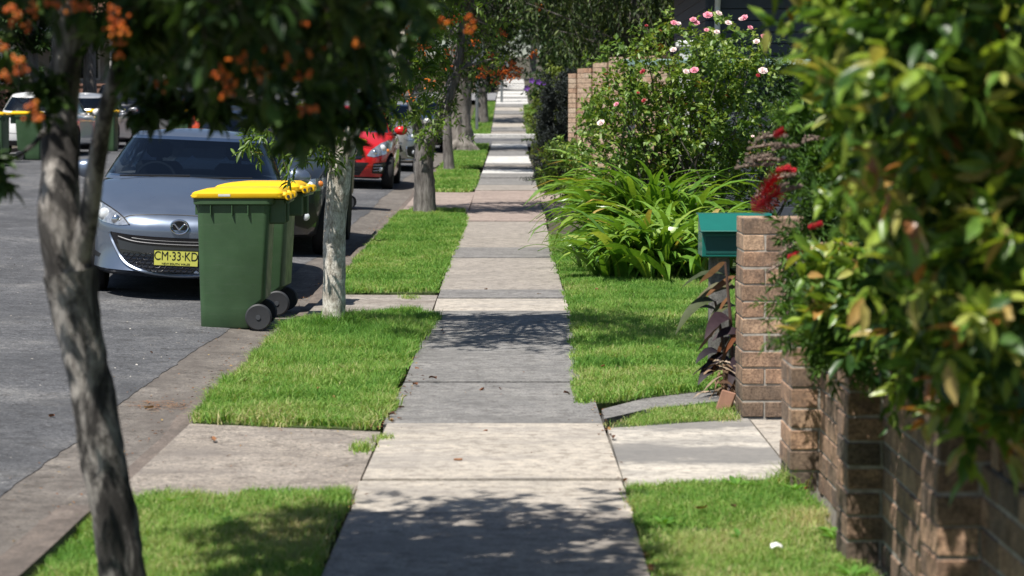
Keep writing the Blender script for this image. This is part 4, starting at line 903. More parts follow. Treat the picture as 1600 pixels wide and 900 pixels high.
        for key, fs in groups.items():
            used = sorted({i for f in fs for i in f}); mp = {u: q for q, u in enumerate(used)}
            m = MB(); m.add(V[used], [tuple(mp[i] for i in f) for f in fs])
            nm = {'p': 'roof', 'f': 'windscreen', 'r': 'rear_window', 'trim': 'windscreen_trim'}.get(key, 'side_window')
            m.build(nm, paint if key == 'p' else M_chrome if (key == 'trim') else M_glass if key in 'fr' else M_sidegl, s.root, True, 50)
        s.cw = dict(yf0=yf0, yf1=yf1, aw=aw, bz=cowlz, h=h, yr0=yr0)
        # wheels
        for y in s.wy:
            for sx in (-1, 1):
                m = MB(); xc = sx * (W / 2 - .105); w = .1
                m.lathe([(wr * .62, -w), (wr * .93, -w), (wr * .985, -w * .8), (wr, -w * .45), (wr, w * .45), (wr * .985, w * .8), (wr * .93, w), (wr * .62, w)], (xc, y, wr), 'x', 32)
                t = m.build('wheel', M_tyre, s.root, True)
                m = MB(); m.lathe([(.02, sx * .06), (wr * .2, sx * .055), (wr * .22, sx * .035)], (xc, y, wr), 'x', 24)
                m.lathe([(wr * .55, sx * -.07), (wr * .57, sx * .085), (wr * .64, sx * .09), (wr * .65, sx * .075)], (xc, y, wr), 'x', 28)
                for k in range(7):
                    a = 6.283 * k / 7; dd = np.array([0, math.cos(a), math.sin(a)]); m.tube([np.array([xc + sx * .045, y, wr]) + dd * wr * .12, np.array([xc + sx * .06, y, wr]) + dd * wr * .58], [.026, .02], 6)
                m.lathe([(.001, sx * -.02), (wr * .5, sx * -.02)], (xc, y, wr), 'x', 24, 1)
                m.build('rim', [M_alloy, M_well], t, True)
        # mirrors
        for sx in (-1, 1):
            m = MB(); c = (sx * (W / 2 + .07), yf0 + .40, cowlz + .09); m.ball(c, (.125, .075, .085), 0, 16, 10); m.tube([(sx * (W / 2 - .07), yf0 + .38, cowlz + .02), (sx * (W / 2 + .04), yf0 + .40, cowlz + .05)], [.03, .025], 8, 1)
            mr = m.build('door_mirror', [paint, M_black], s.root, True)
        # cabin
        m = MB(); zb = cowlz
        m.box((-aw + .1, yf0 + .22, zb - .06), (aw - .1, yf0 + .72, zb + .055), 0, .05); m.build('dashboard', M_inter, s.root, True)
        for sx in (-1, 1):
            m = MB(); y = yf1 + .35; m.box((sx * .37 - .22, y, zb - .06), (sx * .37 + .22, y + .12, zb + .17), 0, .05); m.box((sx * .37 - .12, y + .02, zb + .20), (sx * .37 + .12, y + .11, zb + .36), 0, .04); m.tube([(sx * .37, y + .06, zb + .1), (sx * .37, y + .06, zb + .25)], .03, 6); m.build('front_seat', M_seat, s.root, True)
        m = MB(); pts = [(-.36 + .18 * math.cos(a), yf0 + .80 + .05 * math.sin(a), zb + .0 + .16 * math.sin(a)) for a in np.linspace(0, 6.283, 25)]
        m.tube(pts, .014, 6, 0, False); m.tube([(-.36, yf0 + .75, zb - .02), (-.36, yf0 + .82, zb)], .05, 8); m.tube([(-.5, yf0 + .81, zb), (-.22, yf0 + .81, zb)], .015, 6); m.build('steering_wheel', M_seat, s.root, True)
        m = MB(); zt = H - .16; m.box((-.12, yf1 + .0, zt - .03), (.12, yf1 + .03, zt + .03), 0, .012); m.tube([(0, yf1 + .02, zt), (0, yf1 + .05, H - .08)], .012, 6); m.build('rear_view_mirror', M_black, s.root, True)
        # number plate recess, wipers
        for x0_, x1_ in ((-.62, .0), (-.02, .55)):
            m = MB(); pts = []
            for q in np.linspace(0, 1, 7):
                x = x0_ + (x1_ - x0_) * q; g = .05 + .05 * q; yy = yf0 + (yf1 - yf0) * g - .012; bzz = float(s.sh(yf0)) + crown * .25; yy += .13 * (abs(x) / aw) ** 4
                pts.append((x, yy - .006, bzz * (1 - g) + (H - .06) * g + .012))
            m.tube(pts, .009, 5); m.build('wiper', M_black, s.root, True)
    def sh(s, y): return np.interp(y, s.shx, s.shz)
    def ends(s, x, z, end):
        h = s.L / 2; y = -h if end < 0 else h; fr_, f_, s_, r_ = zip(*s.ins)
        for _ in range(4):
            fr = np.clip((z - s.zl) / (float(s.sh(y)) - s.zl), 0, 1); a = s.W / 2 - np.interp(fr, fr_, s_); i = np.interp(fr, fr_, f_ if end < 0 else r_)
            y = end * (h - i) * max(0, 1 - min(.9999, abs(x) / a) ** s.p) ** (1 / s.p)
        return y
    def patch(s, name, poly, mat, off=.006, end=-1, parent=None, mirror=False, skirt=.03, lat=.035, inner=None):
        objs = []
        for sg in ((1, -1) if mirror else (1,)):
            b = resample([(x * sg, z) for x, z in poly], .03); xs, zs = [p[0] for p in b], [p[1] for p in b]
            li = [(x, z) for x in np.arange(min(xs) + lat / 2, max(xs), lat) for z in np.arange(min(zs) + lat / 2, max(zs), lat)]
            if li: k = in_poly(b, np.array([p[0] for p in li]), np.array([p[1] for p in li])); li = [p for p, q in zip(li, k) if q and min((p[0] - r[0]) ** 2 + (p[1] - r[1]) ** 2 for r in b) > 1.5e-4]
            n = len(b); ov, _, of, *_ = delaunay_2d_cdt([Vector(p) for p in b + li], [(i, (i + 1) % n) for i in range(n)], [list(range(n))], 1, 1e-5)
            y3 = [s.ends(p.x, p.y, end) + end * off for p in ov]; m = MB(); m.add([(p.x, y, p.y) for p, y in zip(ov, y3)], of)
            ring = [(p[0], s.ends(p[0], p[1], end) + end * off, p[1]) for p in b]; back = [(p[0], p[1] - end * (off + skirt), p[2]) for p in ring]
            m.add(ring + back, [(i, (i + 1) % n, n + (i + 1) % n, n + i) for i in range(n)])
            o = m.build(name, mat, parent or s.root, True, 30); objs.append(o)
        return objs
    def line(s, name, pts, r, mat, off=.008, end=-1, mirror=False, parent=None):
        for sg in ((1, -1) if mirror else (1,)):
            q = densify([(x * sg, z, 0) for x, z in pts], len(pts) * 6); m = MB(); m.tube([(a, s.ends(a, b, end) + end * off, b) for a, b, _ in q], r, 6); m.build(name, mat, parent or s.root, True)
    def lamp_bits(s, lamps, spots, end=-1):
        for o, sg in zip(lamps, (1, -1)):
            for x, z, r, mat in spots:
                m = MB(); y = s.ends(x * sg, z, end) + end * .004; m.ball((x * sg, y, z), (r, r * .55, r), 0, 14, 8); m.build('bulb', mat, o, True)
    def plate(s, x, z, end=-1, txt=None, w=.372, h=.134):
        y = s.ends(x, z, end) + end * .03; m = MB(); m.box((x - w / 2, y - .006, z - h / 2), (x + w / 2, y + .006, z + h / 2), 0, .004); m.box((x - w * .3, min(y, y - end * .05), z - h * .3), (x + w * .3, max(y, y - end * .05), z + h * .3), 1, .003)
        m.tube([(x - w / 2, y + end * .006, z - h / 2), (x + w / 2, y + end * .006, z - h / 2), (x + w / 2, y + end * .006, z + h / 2), (x - w / 2, y + end * .006, z + h / 2), (x - w / 2, y + end * .006, z - h / 2)], .003, 5, 1, False)
        pl = m.build('number_plate', [M_plate, M_black], s.root)
        if txt:
            text_mesh(txt, .105, M_ink, pl, 'lettering', (x, y - .0075, z + .014), sx=.80); text_mesh('NEW SOUTH WALES', .023, M_ink, pl, 'small_lettering', (x, y - .0075, z - .049), sx=1.1)
        return pl

ROLL = R(2.6)
def rz_(x, y): return float(G(x, y)) + .0
# ---- silver-blue hatchback in front
cx, Yf = -2.83, 18.85
c = Car((cx - 2.23 * math.sin(R(4.5)), Yf + 2.23 * math.cos(R(4.5)), rz_(cx, Yf) - .0), R(4.5), ROLL, 'silver-blue hatchback parked facing us behind the two yellow-lidded bins', paintmat('silver_blue_paint', (.21, .255, .335), .75, .30), p=3.6, nose=.735, cowl=1.12, cowlz=.965, belt=.97, rooff=2.0, roofr=3.8, aw=.82, at_=.60, crown=.06,
        insets=[(0, .16, .07, .10), (.05, .05, .03, .05), (.10, .0, .008, .02), (.3, .05, 0, 0), (.55, .055, 0, .01), (.7, .03, .004, .03), (.82, .045, .012, .05), (.92, .10, .035, .08), (.97, .16, .055, .09), (1, .23, .085, .11)])
half = [(0, .535), (.2, .538), (.4, .545), (.585, .56), (.60, .545), (.56, .46), (.49, .36), (.40, .295), (.25, .25), (.12, .235), (0, .23)]
gp_ = [(-x, z) for x, z in half[::-1]][:-1] + half[:-1]
gr = c.patch('grille', gp_, M_gloss, .004)[0]
# honeycomb in the lower grille
M_barc = plain('grille_bar_grey', (.10, .102, .11), .5, .3)
m = MB()
for i in range(-11, 12):
    for j in range(6):
        x, z = i * .05 + (.025 if j % 2 else 0), .262 + j * .03
        if in_poly([(a * .93, b) for a, b in gp_], np.array([x]), np.array([z]))[0] and z < .40 and abs(x) < .55 and (z > .25):
            pts = [(x + .026 * math.cos(t), z + .014 * math.sin(t)) for t in np.linspace(0, 6.283, 7)]; m.tube([(a, c.ends(a, b, -1) - .010, b) for a, b in pts], .0028, 4, 0, False)
m.build('grille_mesh', M_black, gr)
c.line('grille_bar', [(-.52, .525), (-.35, .488), (0, .476), (.35, .488), (.52, .525)], .006, M_barc, .012, parent=gr)
c.line('grille_bar', [(-.40, .52), (-.25, .508), (0, .503), (.25, .508), (.40, .52)], .004, M_barc, .012, parent=gr)
c.patch('grille_panel', [(-.53, .50), (-.34, .465), (0, .455), (.34, .465), (.53, .50), (.50, .42), (.30, .40), (0, .395), (-.30, .40), (-.50, .42)], plain('dark_grey_panel', (.025, .028, .034), .25, coat=.4), .008, parent=gr)
c.line('grille_surround', [(-.60, .56), (-.585, .51), (-.50, .365), (-.41, .285), (-.25, .238), (0, .216), (.25, .238), (.41, .285), (.50, .365), (.585, .51), (.60, .56)], .014, c.paint, .010)
c.line('hood_seam', [(-.52, .655), (-.44, .70), (-.3, .716), (0, .725), (.3, .716), (.44, .70), (.52, .655)], .005, M_black, .001)
hl = c.patch('headlight', [(.425, .632), (.50, .70), (.62, .765), (.74, .815), (.815, .80), (.835, .74), (.80, .675), (.66, .635), (.52, .618)], M_lens, .006, mirror=True)
c.lamp_bits(hl, [(.66, .70, .055, M_clear), (.545, .665, .04, M_chrome), (.765, .70, .035, M_amber), (.73, .755, .04, M_clear)])
c.line('headlight_rim', [(.425, .632), (.50, .70), (.62, .765), (.74, .815)], .006, M_black, .004, mirror=True)
c.patch('fog_slot', [(.68, .36), (.80, .40), (.79, .34), (.70, .33)], M_black, .004, mirror=True)
c.patch('lower_lip', [(-.70, .205), (-.4, .19), (0, .187), (.4, .19), (.70, .205), (.60, .235), (.45, .24), (.3, .222), (0, .205), (-.3, .222), (-.45, .24), (-.60, .235)], c.paint, .012)
ey, ez = c.ends(0, .628, -1), .628
m = MB(); m.tube([(.075 * math.cos(t), ey - .016, ez + .058 * math.sin(t)) for t in np.linspace(0, 6.283, 33)], .0085, 8, 0, False)
m.tube(densify([(-.068, ey - .018, ez + .012), (-.045, ey - .02, ez + .024), (-.015, ey - .02, ez - .008), (0, ey - .02, ez - .022), (.015, ey - .02, ez - .008), (.045, ey - .02, ez + .024), (.068, ey - .018, ez + .012)], 25), [.004 + .006 * abs(math.sin(q * math.pi)) for q in np.linspace(0, 1, 25)], 6, 0)
m.lathe([(.001, -.006), (.05, -.006), (.06, .02)], (0, ey, ez), 'y', 28, 1)
for i in range(len(m.v)):
    if i >= len(m.v) - 84: m.v[i] = (m.v[i][0] * 1.2, m.v[i][1], ez + (m.v[i][2] - ez) * .93)
m.build('emblem', [M_chrome, M_gloss], c.root, True)
c.plate(-.02, .365, txt='CM·33·KD')
m = MB(); m.box((.25, c.cw['yf1'] + .10, 1.22), (.50, c.cw['yf1'] + .16, 1.24), 0, .01); m.build('sun_visor', M_inter, c.root)

def std_front(c, hz=.68, grille=None, lower=None, fog=None, hl=None, spots=None, pl=.42, slats=0, bar=None, fogm=None):
    g = c.patch('grille', grille, M_gloss, .005)[0] if grille else None
    if bar and g:
        for z in bar: c.line('grille_bar', [(min(x for x, _ in grille) * .92, z), (0, z - .005), (max(x for x, _ in grille) * .92, z)], .007, M_chrome, .012, parent=g)
    if lower:
        lo = c.patch('lower_grille', lower, M_black, .005)[0]
        for k in range(slats):
            z = min(z for _, z in lower) + .03 + k * .045; w = min(abs(x) for x, q in lower if x > 0) * .92; c.line('slat', [(-w, z), (0, z), (w, z)], .007, M_gloss, .012, parent=lo)
    if fog:
        fg = c.patch('fog_lamp_housing', fog, fogm or M_black, .006, mirror=True)
        fx, fz = np.mean([p[0] for p in fog]), np.mean([p[1] for p in fog]); c.lamp_bits(fg, [(fx, fz - .01, .045, M_clear)])
    h = c.patch('headlight', hl, M_lens, .007, mirror=True); c.lamp_bits(h, spots)
    c.line('hood_seam', [(-.6, c.shz[0] - .05), (-.4, c.shz[0] - .02), (0, c.shz[0] - .012), (.4, c.shz[0] - .02), (.6, c.shz[0] - .05)], .004, M_black, .001)
    if pl: c.plate(0, pl)

# ---- dark grey crossover behind it
c = Car((-2.93, 24.05 + 2.2, rz_(-2.93, 25)), 0, ROLL, 'dark grey crossover parked close behind the silver-blue hatchback', paintmat('dark_grey_paint', (.05, .058, .07), .6, .3), L=4.44, W=1.855, H=1.64, wr=.345, nose=.86, cowl=1.05, cowlz=1.06, belt=1.06, tailz=1.08, rooff=1.85, roofr=3.9, rearb=4.25, aw=.86, at_=.64, p=4, zl=.2)
std_front(c, grille=[(-.42, .76), (.42, .76), (.38, .66), (-.38, .66)], lower=[(-.5, .46), (.5, .46), (.44, .28), (-.44, .28)], fog=[(.56, .62), (.76, .58), (.80, .40), (.70, .30), (.58, .34)], hl=[(.50, .74), (.62, .83), (.84, .86), (.865, .78), (.80, .715), (.62, .70)], spots=[(.70, .77, .05, M_clear), (.80, .79, .035, M_amber)], pl=.45, slats=3)
# ---- red hatch
c = Car((-3.02, 40 + 1.95, rz_(-3, 40.5)), 0, ROLL, 'bright red small hatchback with big clear headlight, parked beyond the pale tree', paintmat('red_paint', (.62, .012, .012), .15, .3), L=3.9, W=1.72, H=1.5, wb=2.43, wr=.30, nose=.76, cowl=.92, cowlz=.98, belt=.98, rooff=1.75, roofr=3.4, rearb=3.75, aw=.80, at_=.60, p=3.6)
std_front(c, grille=[(-.36, .60), (.36, .60), (.30, .53), (-.30, .53)], lower=[(-.44, .48), (.44, .48), (.28, .24), (-.28, .24)], fog=[(.52, .47), (.73, .50), (.75, .36), (.70, .28), (.50, .29)], hl=[(.40, .60), (.46, .70), (.62, .83), (.76, .90), (.81, .85), (.80, .72), (.70, .63), (.52, .58)], spots=[(.66, .75, .06, M_clear), (.53, .66, .05, M_chrome), (.745, .70, .035, M_amber)], pl=.52, slats=4)
for sg in (1, -1):
    for z in (.34, .39, .44): c.line('fog_slat', [(.52 * sg, z), (.62 * sg, z + .005), (.74 * sg, z + .015)], .006, M_chrome, .015)
# ---- silver four wheel drive behind
c = Car((-2.88, 48.6 + 2.2, rz_(-2.9, 49)), 0, ROLL, 'pale silver hatchback with black intake mouths, parked behind the red hatchback', paintmat('silver_paint', (.42, .42, .40), .6, .34), L=4.35, W=1.79, H=1.56, wr=.32, nose=.86, cowl=1.0, cowlz=1.03, belt=1.03, tailz=1.05, rooff=1.8, roofr=3.75, rearb=4.15, p=3.8)
std_front(c, grille=[(-.36, .70), (.36, .70), (.50, .45), (.3, .38), (-.3, .38), (-.50, .45)], lower=[(-.55, .29), (.55, .29), (.5, .24), (-.5, .24)], fog=[(.58, .55), (.78, .58), (.80, .42), (.72, .32), (.60, .36)], hl=[(.48, .74), (.60, .82), (.80, .86), (.84, .78), (.72, .70), (.56, .69)], spots=[(.68, .77, .05, M_clear)], pl=.52, bar=[.64, .58])
c.line('chrome_intake_edge', [(.57, .56), (.57, .45), (.60, .35), (.72, .31)], .012, M_chrome, .012, mirror=True); c.line('lower_trim', [(-.7, .27), (0, .25), (.7, .27)], .02, M_chrome, .0)
# ---- black car further along
c = Car((-2.75, 63.5 + 2.2, rz_(-2.75, 65)), 0, ROLL, 'black car parked behind the pale silver hatchback, seen past the tree trunks', paintmat('black_paint', (.012, .013, .016), .3, .25), L=4.5, W=1.8, H=1.52, nose=.8, cowlz=1.0, belt=1.0, p=3.8)
std_front(c, grille=[(-.5, .70), (.5, .70), (.46, .5), (-.46, .5)], lower=[(-.6, .40), (.6, .40), (.55, .25), (-.55, .25)], hl=[(.52, .66), (.62, .74), (.80, .78), (.84, .70), (.70, .63)], spots=[(.68, .70, .05, M_clear)], pl=.52, bar=[.66, .60, .55])

# ---- cars across the road, seen from behind
def rear_kit(c, z=.88, tall=.2, plate_z=.78, xin=.52, hatch=True):
    tl = c.patch('tail_light', [(xin, z - .05), (xin + .05, z + tall * .5), (.80, z + tall * .6), (.84, z), (.80, z - tall * .5), (xin + .1, z - tall * .35)], M_redl, .006, end=1, mirror=True); c.lamp_bits(tl, [(.70, z + .02, .035, M_amber)], end=1)
    c.plate(0, plate_z, end=1); c.patch('rear_bumper_trim', [(-.7, .34), (.7, .34), (.66, .24), (-.66, .24)], M_black, .006, end=1)
    c.line('tailgate_seam', [(-.62, .52), (0, .50), (.62, .52)], .004, M_black, .001, end=1)
UP = R(-.6)
for loc, lab, pm, kw, rk in [
    ((-11.35, 44.3), 'steel grey hatchback across the road, cut off by the photo edge', paintmat('steel_paint', (.16, .17, .19)), dict(H=1.5), dict()),
    ((-11.15, 54.2), 'white wagon parked across the road with a yellow plate, seen from behind', paintmat('white_paint', (.80, .80, .79), 0, .3), dict(H=1.5, L=4.7, roofr=4.2, rearb=4.55, W=1.82), dict(plate_z=.5)),
    ((-11.3, 60.6), 'silver hatchback across the road just ahead of the white wagon', paintmat('light_silver_paint', (.5, .51, .53)), dict(H=1.47), dict()),
    ((-11.35, 67.2), 'black people mover across the road with tall red tail lights, behind a bin', paintmat('blue_black_paint', (.012, .014, .022), .3, .22), dict(H=1.68, L=4.7, W=1.87, nose=.9, cowlz=1.1, belt=1.1, tailz=1.1, roofr=4.25, rearb=4.55, aw=.87, at_=.66), dict(z=1.0, tall=.4, plate_z=.85, xin=.66)),
    ((-11.6, 76.0), 'pale blue-silver car across the road beyond the black people mover', paintmat('blue_silver_paint', (.38, .43, .5)), dict(H=1.5), dict()),
    ((-8.3, 62.3), 'orange-red hatchback out on the road beyond the parked cars', paintmat('orange_paint', (.72, .09, .03), .1, .3), dict(H=1.45, L=4.1, W=1.74, rearb=3.9, roofr=3.5), dict(z=.9)),
    ((-11.2, 84.5), 'dark blue car farthest along the row across the road', paintmat('navy_paint', (.02, .03, .07)), dict(H=1.5), dict())]:
    c = Car((loc[0], loc[1], rz_(*loc)), R(180), UP, lab, pm, zl=.22, p=4.5, **kw)
    c.root.location.y = loc[1]; rear_kit(c, **rk)

# ------------------------------------------------------------------ wheelie bins
M_bin = plain('bin_green', (.046, .096, .042), .45, var=.16, vs=4); 
def binmat(name, col, scuff):
    m, nt, b = newmat(name); v = coord(nt)
    c = ramp(nt, noise(nt, v, 3.5, 5, .65), [(.3, [q * .86 for q in col]), (.7, [q * 1.18 for q in col])])
    f = ramp(nt, noise(nt, coord(nt, (2, 2, 26)), 3, 6, .75), [(.56, (0, 0, 0)), (.68, (.32,) * 3)]); c = mixc(nt, f, c, scuff)
    f = ramp(nt, noise(nt, coord(nt, (30, 30, 4)), 3, 5, .75), [(.6, (0, 0, 0)), (.7, (.25,) * 3)]); c = mixc(nt, f, c, scuff)
    link(nt, c, b.inputs['Base Color']); link(nt, ramp(nt, noise(nt, v, 9, 4), [(.3, (.36,) * 3), (.7, (.58,) * 3)]), b.inputs['Roughness']); return m
M_bin = binmat('bin_green', (.046, .096, .042), (.10, .135, .09))
M_lid = plain('bin_yellow', (.85, .50, .005), .4, var=.05); M_wheelp = plain('bin_wheel', (.03, .032, .036), .6); M_hub = plain('bin_hub', (.055, .06, .068), .5); M_stick = plain('white_sticker', (.7, .7, .66), .5); M_metal = plain('galvanised', (.4, .41, .42), .4, .9)
def rrect(x0, x1, y, r, n=5):
    out = []
    for cx_, cy_, a0 in ((x1 - r, y - r, 0), (x0 + r, y - r, 90), (x0 + r, -y + r, 180), (x1 - r, -y + r, 270)):
        for k in range(n): a = R(a0 + 90 * k / (n - 1)); out.append((cx_ + r * math.cos(a), cy_ + r * math.sin(a)))
    return out
def loft(mb, secs, mi=0, caps=True):
    n = len(secs[0]); vs = [p for s_ in secs for p in s_]
    fs = [(j * n + i, j * n + (i + 1) % n, (j + 1) * n + (i + 1) % n, (j + 1) * n + i) for j in range(len(secs) - 1) for i in range(n)]
    if caps: fs += [tuple(range(n))[::-1], tuple((len(secs) - 1) * n + i for i in range(n))]
    return mb.add(vs, fs, mi)
def z_(pts, z): return [(x, y, z) for x, y in pts]
def make_bin(loc, label, rz=0, lidm=None):
    t = empty('wheelie_bin', loc, label, 'wheelie bin', 'wheelie bins put out in the street', rz)
    m = MB()
    loft(m, [z_(rrect(-.262, .10, .225, .04), .012), z_(rrect(-.27, .12, .232, .04), .03), z_(rrect(-.272, .135, .236, .045), .17), z_(rrect(-.274, .225, .240, .045), .235), z_(rrect(-.285, .262, .265, .05), .90), z_(rrect(-.287, .265, .268, .05), .955)])
    loft(m, [z_(rrect(-.297, .275, .278, .05), .945), z_(rrect(-.312, .29, .292, .055), .955), z_(rrect(-.314, .292, .294, .055), .995), z_(rrect(-.30, .28, .28, .05), 1.0)])
    for x in (-.18, -.02, .1):
        for sg in (-1, 1): m.box((x - .004, sg * .27 - .018, .87), (x + .004, sg * .27 + .018, .95), 0, .002)
    for y in (-.15, .15): m.box((-.31, y - .004, .87), (-.28, y + .004, .95), 0, .002)
    for sg in (-1, 1): m.box((.20, sg * .18 - .02, .80), (.375, sg * .18 + .02, .995), 0, .012)
    m.build('body', M_bin, t, True, 35)
    m = MB()
    loft(m, [z_(rrect(-.32, .36, .300, .05), .999), z_(rrect(-.326, .365, .304, .05), 1.006), z_(rrect(-.322, .365, .302, .05), 1.035), z_(rrect(-.305, .36, .29, .05), 1.047), z_(rrect(-.25, .34, .25, .06), 1.062), z_(rrect(-.12, .32, .20, .06), 1.075)])
    for sg in (-1, 1):
        m.box((.28, sg * .2 - .075, .995), (.40, sg * .2 + .075, 1.045), 0, .02); m.lathe([(.001, -.075), (.026, -.075), (.03, -.065), (.03, .065), (.026, .075), (.001, .075)], (.402, sg * .2, 1.012), 'y', 16, 0)
    m.box((-.35, -.12, 1.002), (-.30, .12, 1.02), 0, .008)
    lid = m.build('lid', lidm or M_lid, t, True, 35)
    m = MB(); m.box((-.12, -.306, 1.012), (-.03, -.3025, 1.03), 0, .001); m.build('sticker', M_stick, lid)
    m = MB(); m.tube([(.402, -.285, 1.012), (.402, .285, 1.012)], .012, 10); m.build('hinge_pin', M_wheelp, lid, True)
    m = MB(); m.tube([(.385, -.24, .965), (.395, -.24, .975), (.395, .24, .975), (.385, .24, .965)], .016, 10); m.build('handle', M_bin, t, True)
    m = MB(); m.tube([(.17, -.27, .1), (.17, .27, .1)], .011, 8); m.build('axle', M_metal, t, True)
    for sg in (-1, 1):
        m = MB(); m.lathe([(.058, -.024), (.09, -.026), (.1, -.016), (.1, .016), (.09, .026), (.058, .024)], (.17, sg * .262, .1), 'y', 28); w = m.build('wheel', M_wheelp, t, True)
        m = MB(); m.lathe([(.001, sg * .03), (.018, sg * .03), (.02, sg * .014), (.05, sg * .012), (.06, sg * .02), (.06, -sg * .02)], (.17, sg * .262, .1), 'y', 24); m.build('hub', M_hub, w, True)
    return t
proto = make_bin((-2.09, 17.10, -.058), 'nearest green wheelie bin with a yellow lid, standing in the gutter', R(1.5))
for x, Y, rz, lab in [(-2.05, 18.22, R(-2), 'second green wheelie bin half hidden behind the nearest bin, in front of the silver-blue car'), (-2.63, 33.8, R(1), 'green wheelie bin with yellow lid behind the pale tree trunk, before the red hatchback'),
                      (-11.0, 47.6, R(175), 'wheelie bin with orange-yellow lid across the road, at the photo edge'), (-10.62, 49.4, R(182), 'wheelie bin across the road behind the orange berries, close to the white wagon'), (-10.35, 57.2, R(178), 'wheelie bin across the road behind the black people mover, seen beside the forked tree stem'), (-8.95, 60.4, R(183), 'wheelie bin across the road just left of the orange-red hatchback')]:
    b = copy_tree(proto); b.location = (x, Y, rz_(x, Y)); b.rotation_euler = (0, 0, rz); b['label'] = lab
# ------------------------------------------------------------------ brickwork
def brickmat(name, stops, grime=.5, grimecol=(.06, .05, .045)):
    m, nt, b = newmat(name)
    a = nt.nodes.new('ShaderNodeAttribute'); a.attribute_name = 'tint'; c = ramp(nt, a.outputs['Fac'], stops); v = coord(nt)
    c = mixc(nt, 1.0, c, ramp(nt, noise(nt, v, 90, 4, .7), [(.36, (.5, .48, .47)), (.52, (1, 1, 1)), (.66, (1.3, 1.27, 1.22))]), 'MULTIPLY')
    c = mixc(nt, 1.0, c, ramp(nt, noise(nt, v, 17, 5, .75), [(.36, (.6, .57, .55)), (.55, (1.05, 1.04, 1.02)), (.66, (1.2, 1.18, 1.15))]), 'MULTIPLY')
    f = ramp(nt, noise(nt, v, 4.5, 6, .75, .8), [(.46, (0, 0, 0)), (.6, (grime,) * 3)]); c = mixc(nt, f, c, grimecol)
    f = ramp(nt, noise(nt, v, 11, 5, .7), [(.62, (0, 0, 0)), (.75, (.35,) * 3)]); c = mixc(nt, f, c, (.42, .37, .31))
    link(nt, c, b.inputs['Base Color']); b.inputs['Roughness'].default_value = .9; bump(nt, b, noise(nt, v, 130, 4, .7), .5, .004); return m
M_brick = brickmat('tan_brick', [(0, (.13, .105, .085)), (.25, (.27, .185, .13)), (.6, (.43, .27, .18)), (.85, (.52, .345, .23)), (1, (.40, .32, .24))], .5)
M_mort = plain('mortar', (.36, .33, .29), .95, var=.3, vs=30)
M_pbrick = brickmat('peach_brick', [(0, (.40, .24, .16)), (.3, (.46, .33, .24)), (.7, (.50, .38, .28)), (1, (.54, .44, .34))], .25, (.3, .22, .17)); M_pmort = plain('pale_mortar', (.55, .50, .44), .95)
CO, BL, JT = .0855, .230, .0095
def courses(mb, x0, x1, y0, y1, z0, n, slot=None, along='y', z_dark=2):
    """n courses of bricks filling the box; the long axis is split in stretchers, bond shifted on alternate courses"""
    for k in range(n):
        zl, zh = z0 + k * CO, z0 + (k + 1) * CO - JT
        a0, a1 = (y0, y1) if along == 'y' else (x0, x1)
        if slot is not None and k == slot:
            p = a0 + .03
            while p < a1 - .05:
                q = min(p + .076, a1); lo, hi = ((x0 + .004, p, zl), (x1 - .004, q, zh)) if along == 'y' else ((p, y0, zl), (q, y1, zh)); mb.box(lo, hi, 0, .004, RNG.beta(2, 2), .001); p += .076 + .074
            continue
        cuts = [a0]; p = a0 + (BL if k % 2 == 0 else .110)
        while p < a1 - .06: cuts.append(p); p += BL + JT
        cuts.append(a1)
        for i in range(len(cuts) - 1):
            s0, s1 = cuts[i] + (JT if i else 0), cuts[i + 1]; jx = RNG.uniform(-.0025, .0025)
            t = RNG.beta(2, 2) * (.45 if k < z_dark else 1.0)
            lo, hi = ((x0 + jx, s0, zl), (x1 + jx, s1, zh)) if along == 'y' else ((s0, y0 + jx, zl), (s1, y1 + jx, zh))
            mb.box(lo, hi, 0, .003, t, .0014)
def pier(parent, x0, x1, y0, y1, n, z0, name='pier', cap=True):
    mb = MB(); 
    for k in range(n):
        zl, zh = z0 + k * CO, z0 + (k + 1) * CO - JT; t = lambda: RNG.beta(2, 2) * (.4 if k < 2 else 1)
        j = RNG.uniform(-.003, .003, 4)
        if k % 2 == 0:
            f = x0 + .11; mb.box((x0 + j[0], y0 + j[1], zl), (f, y1, zh), 0, .003, t(), .0012); mb.box((f + JT, y0 + j[1], zl), (x1 + j[2], y1, zh), 0, .003, t(), .0012)
        else:
            f = y0 + .11; mb.box((x0 + j[0], y0 + j[1], zl), (x1 + j[2], f, zh), 0, .003, t(), .0012); mb.box((x0 + j[0], f + JT, zl), (x1 + j[2], y1, zh), 0, .003, t(), .0012)
    mb.box((x0 + .0045, y0 + .0045, z0 - .15), (x1 - .0045, y1 - .0045, z0 + n * CO - JT - .004), 1, .002)
    return mb.build(name, [M_brick, M_mort], parent)
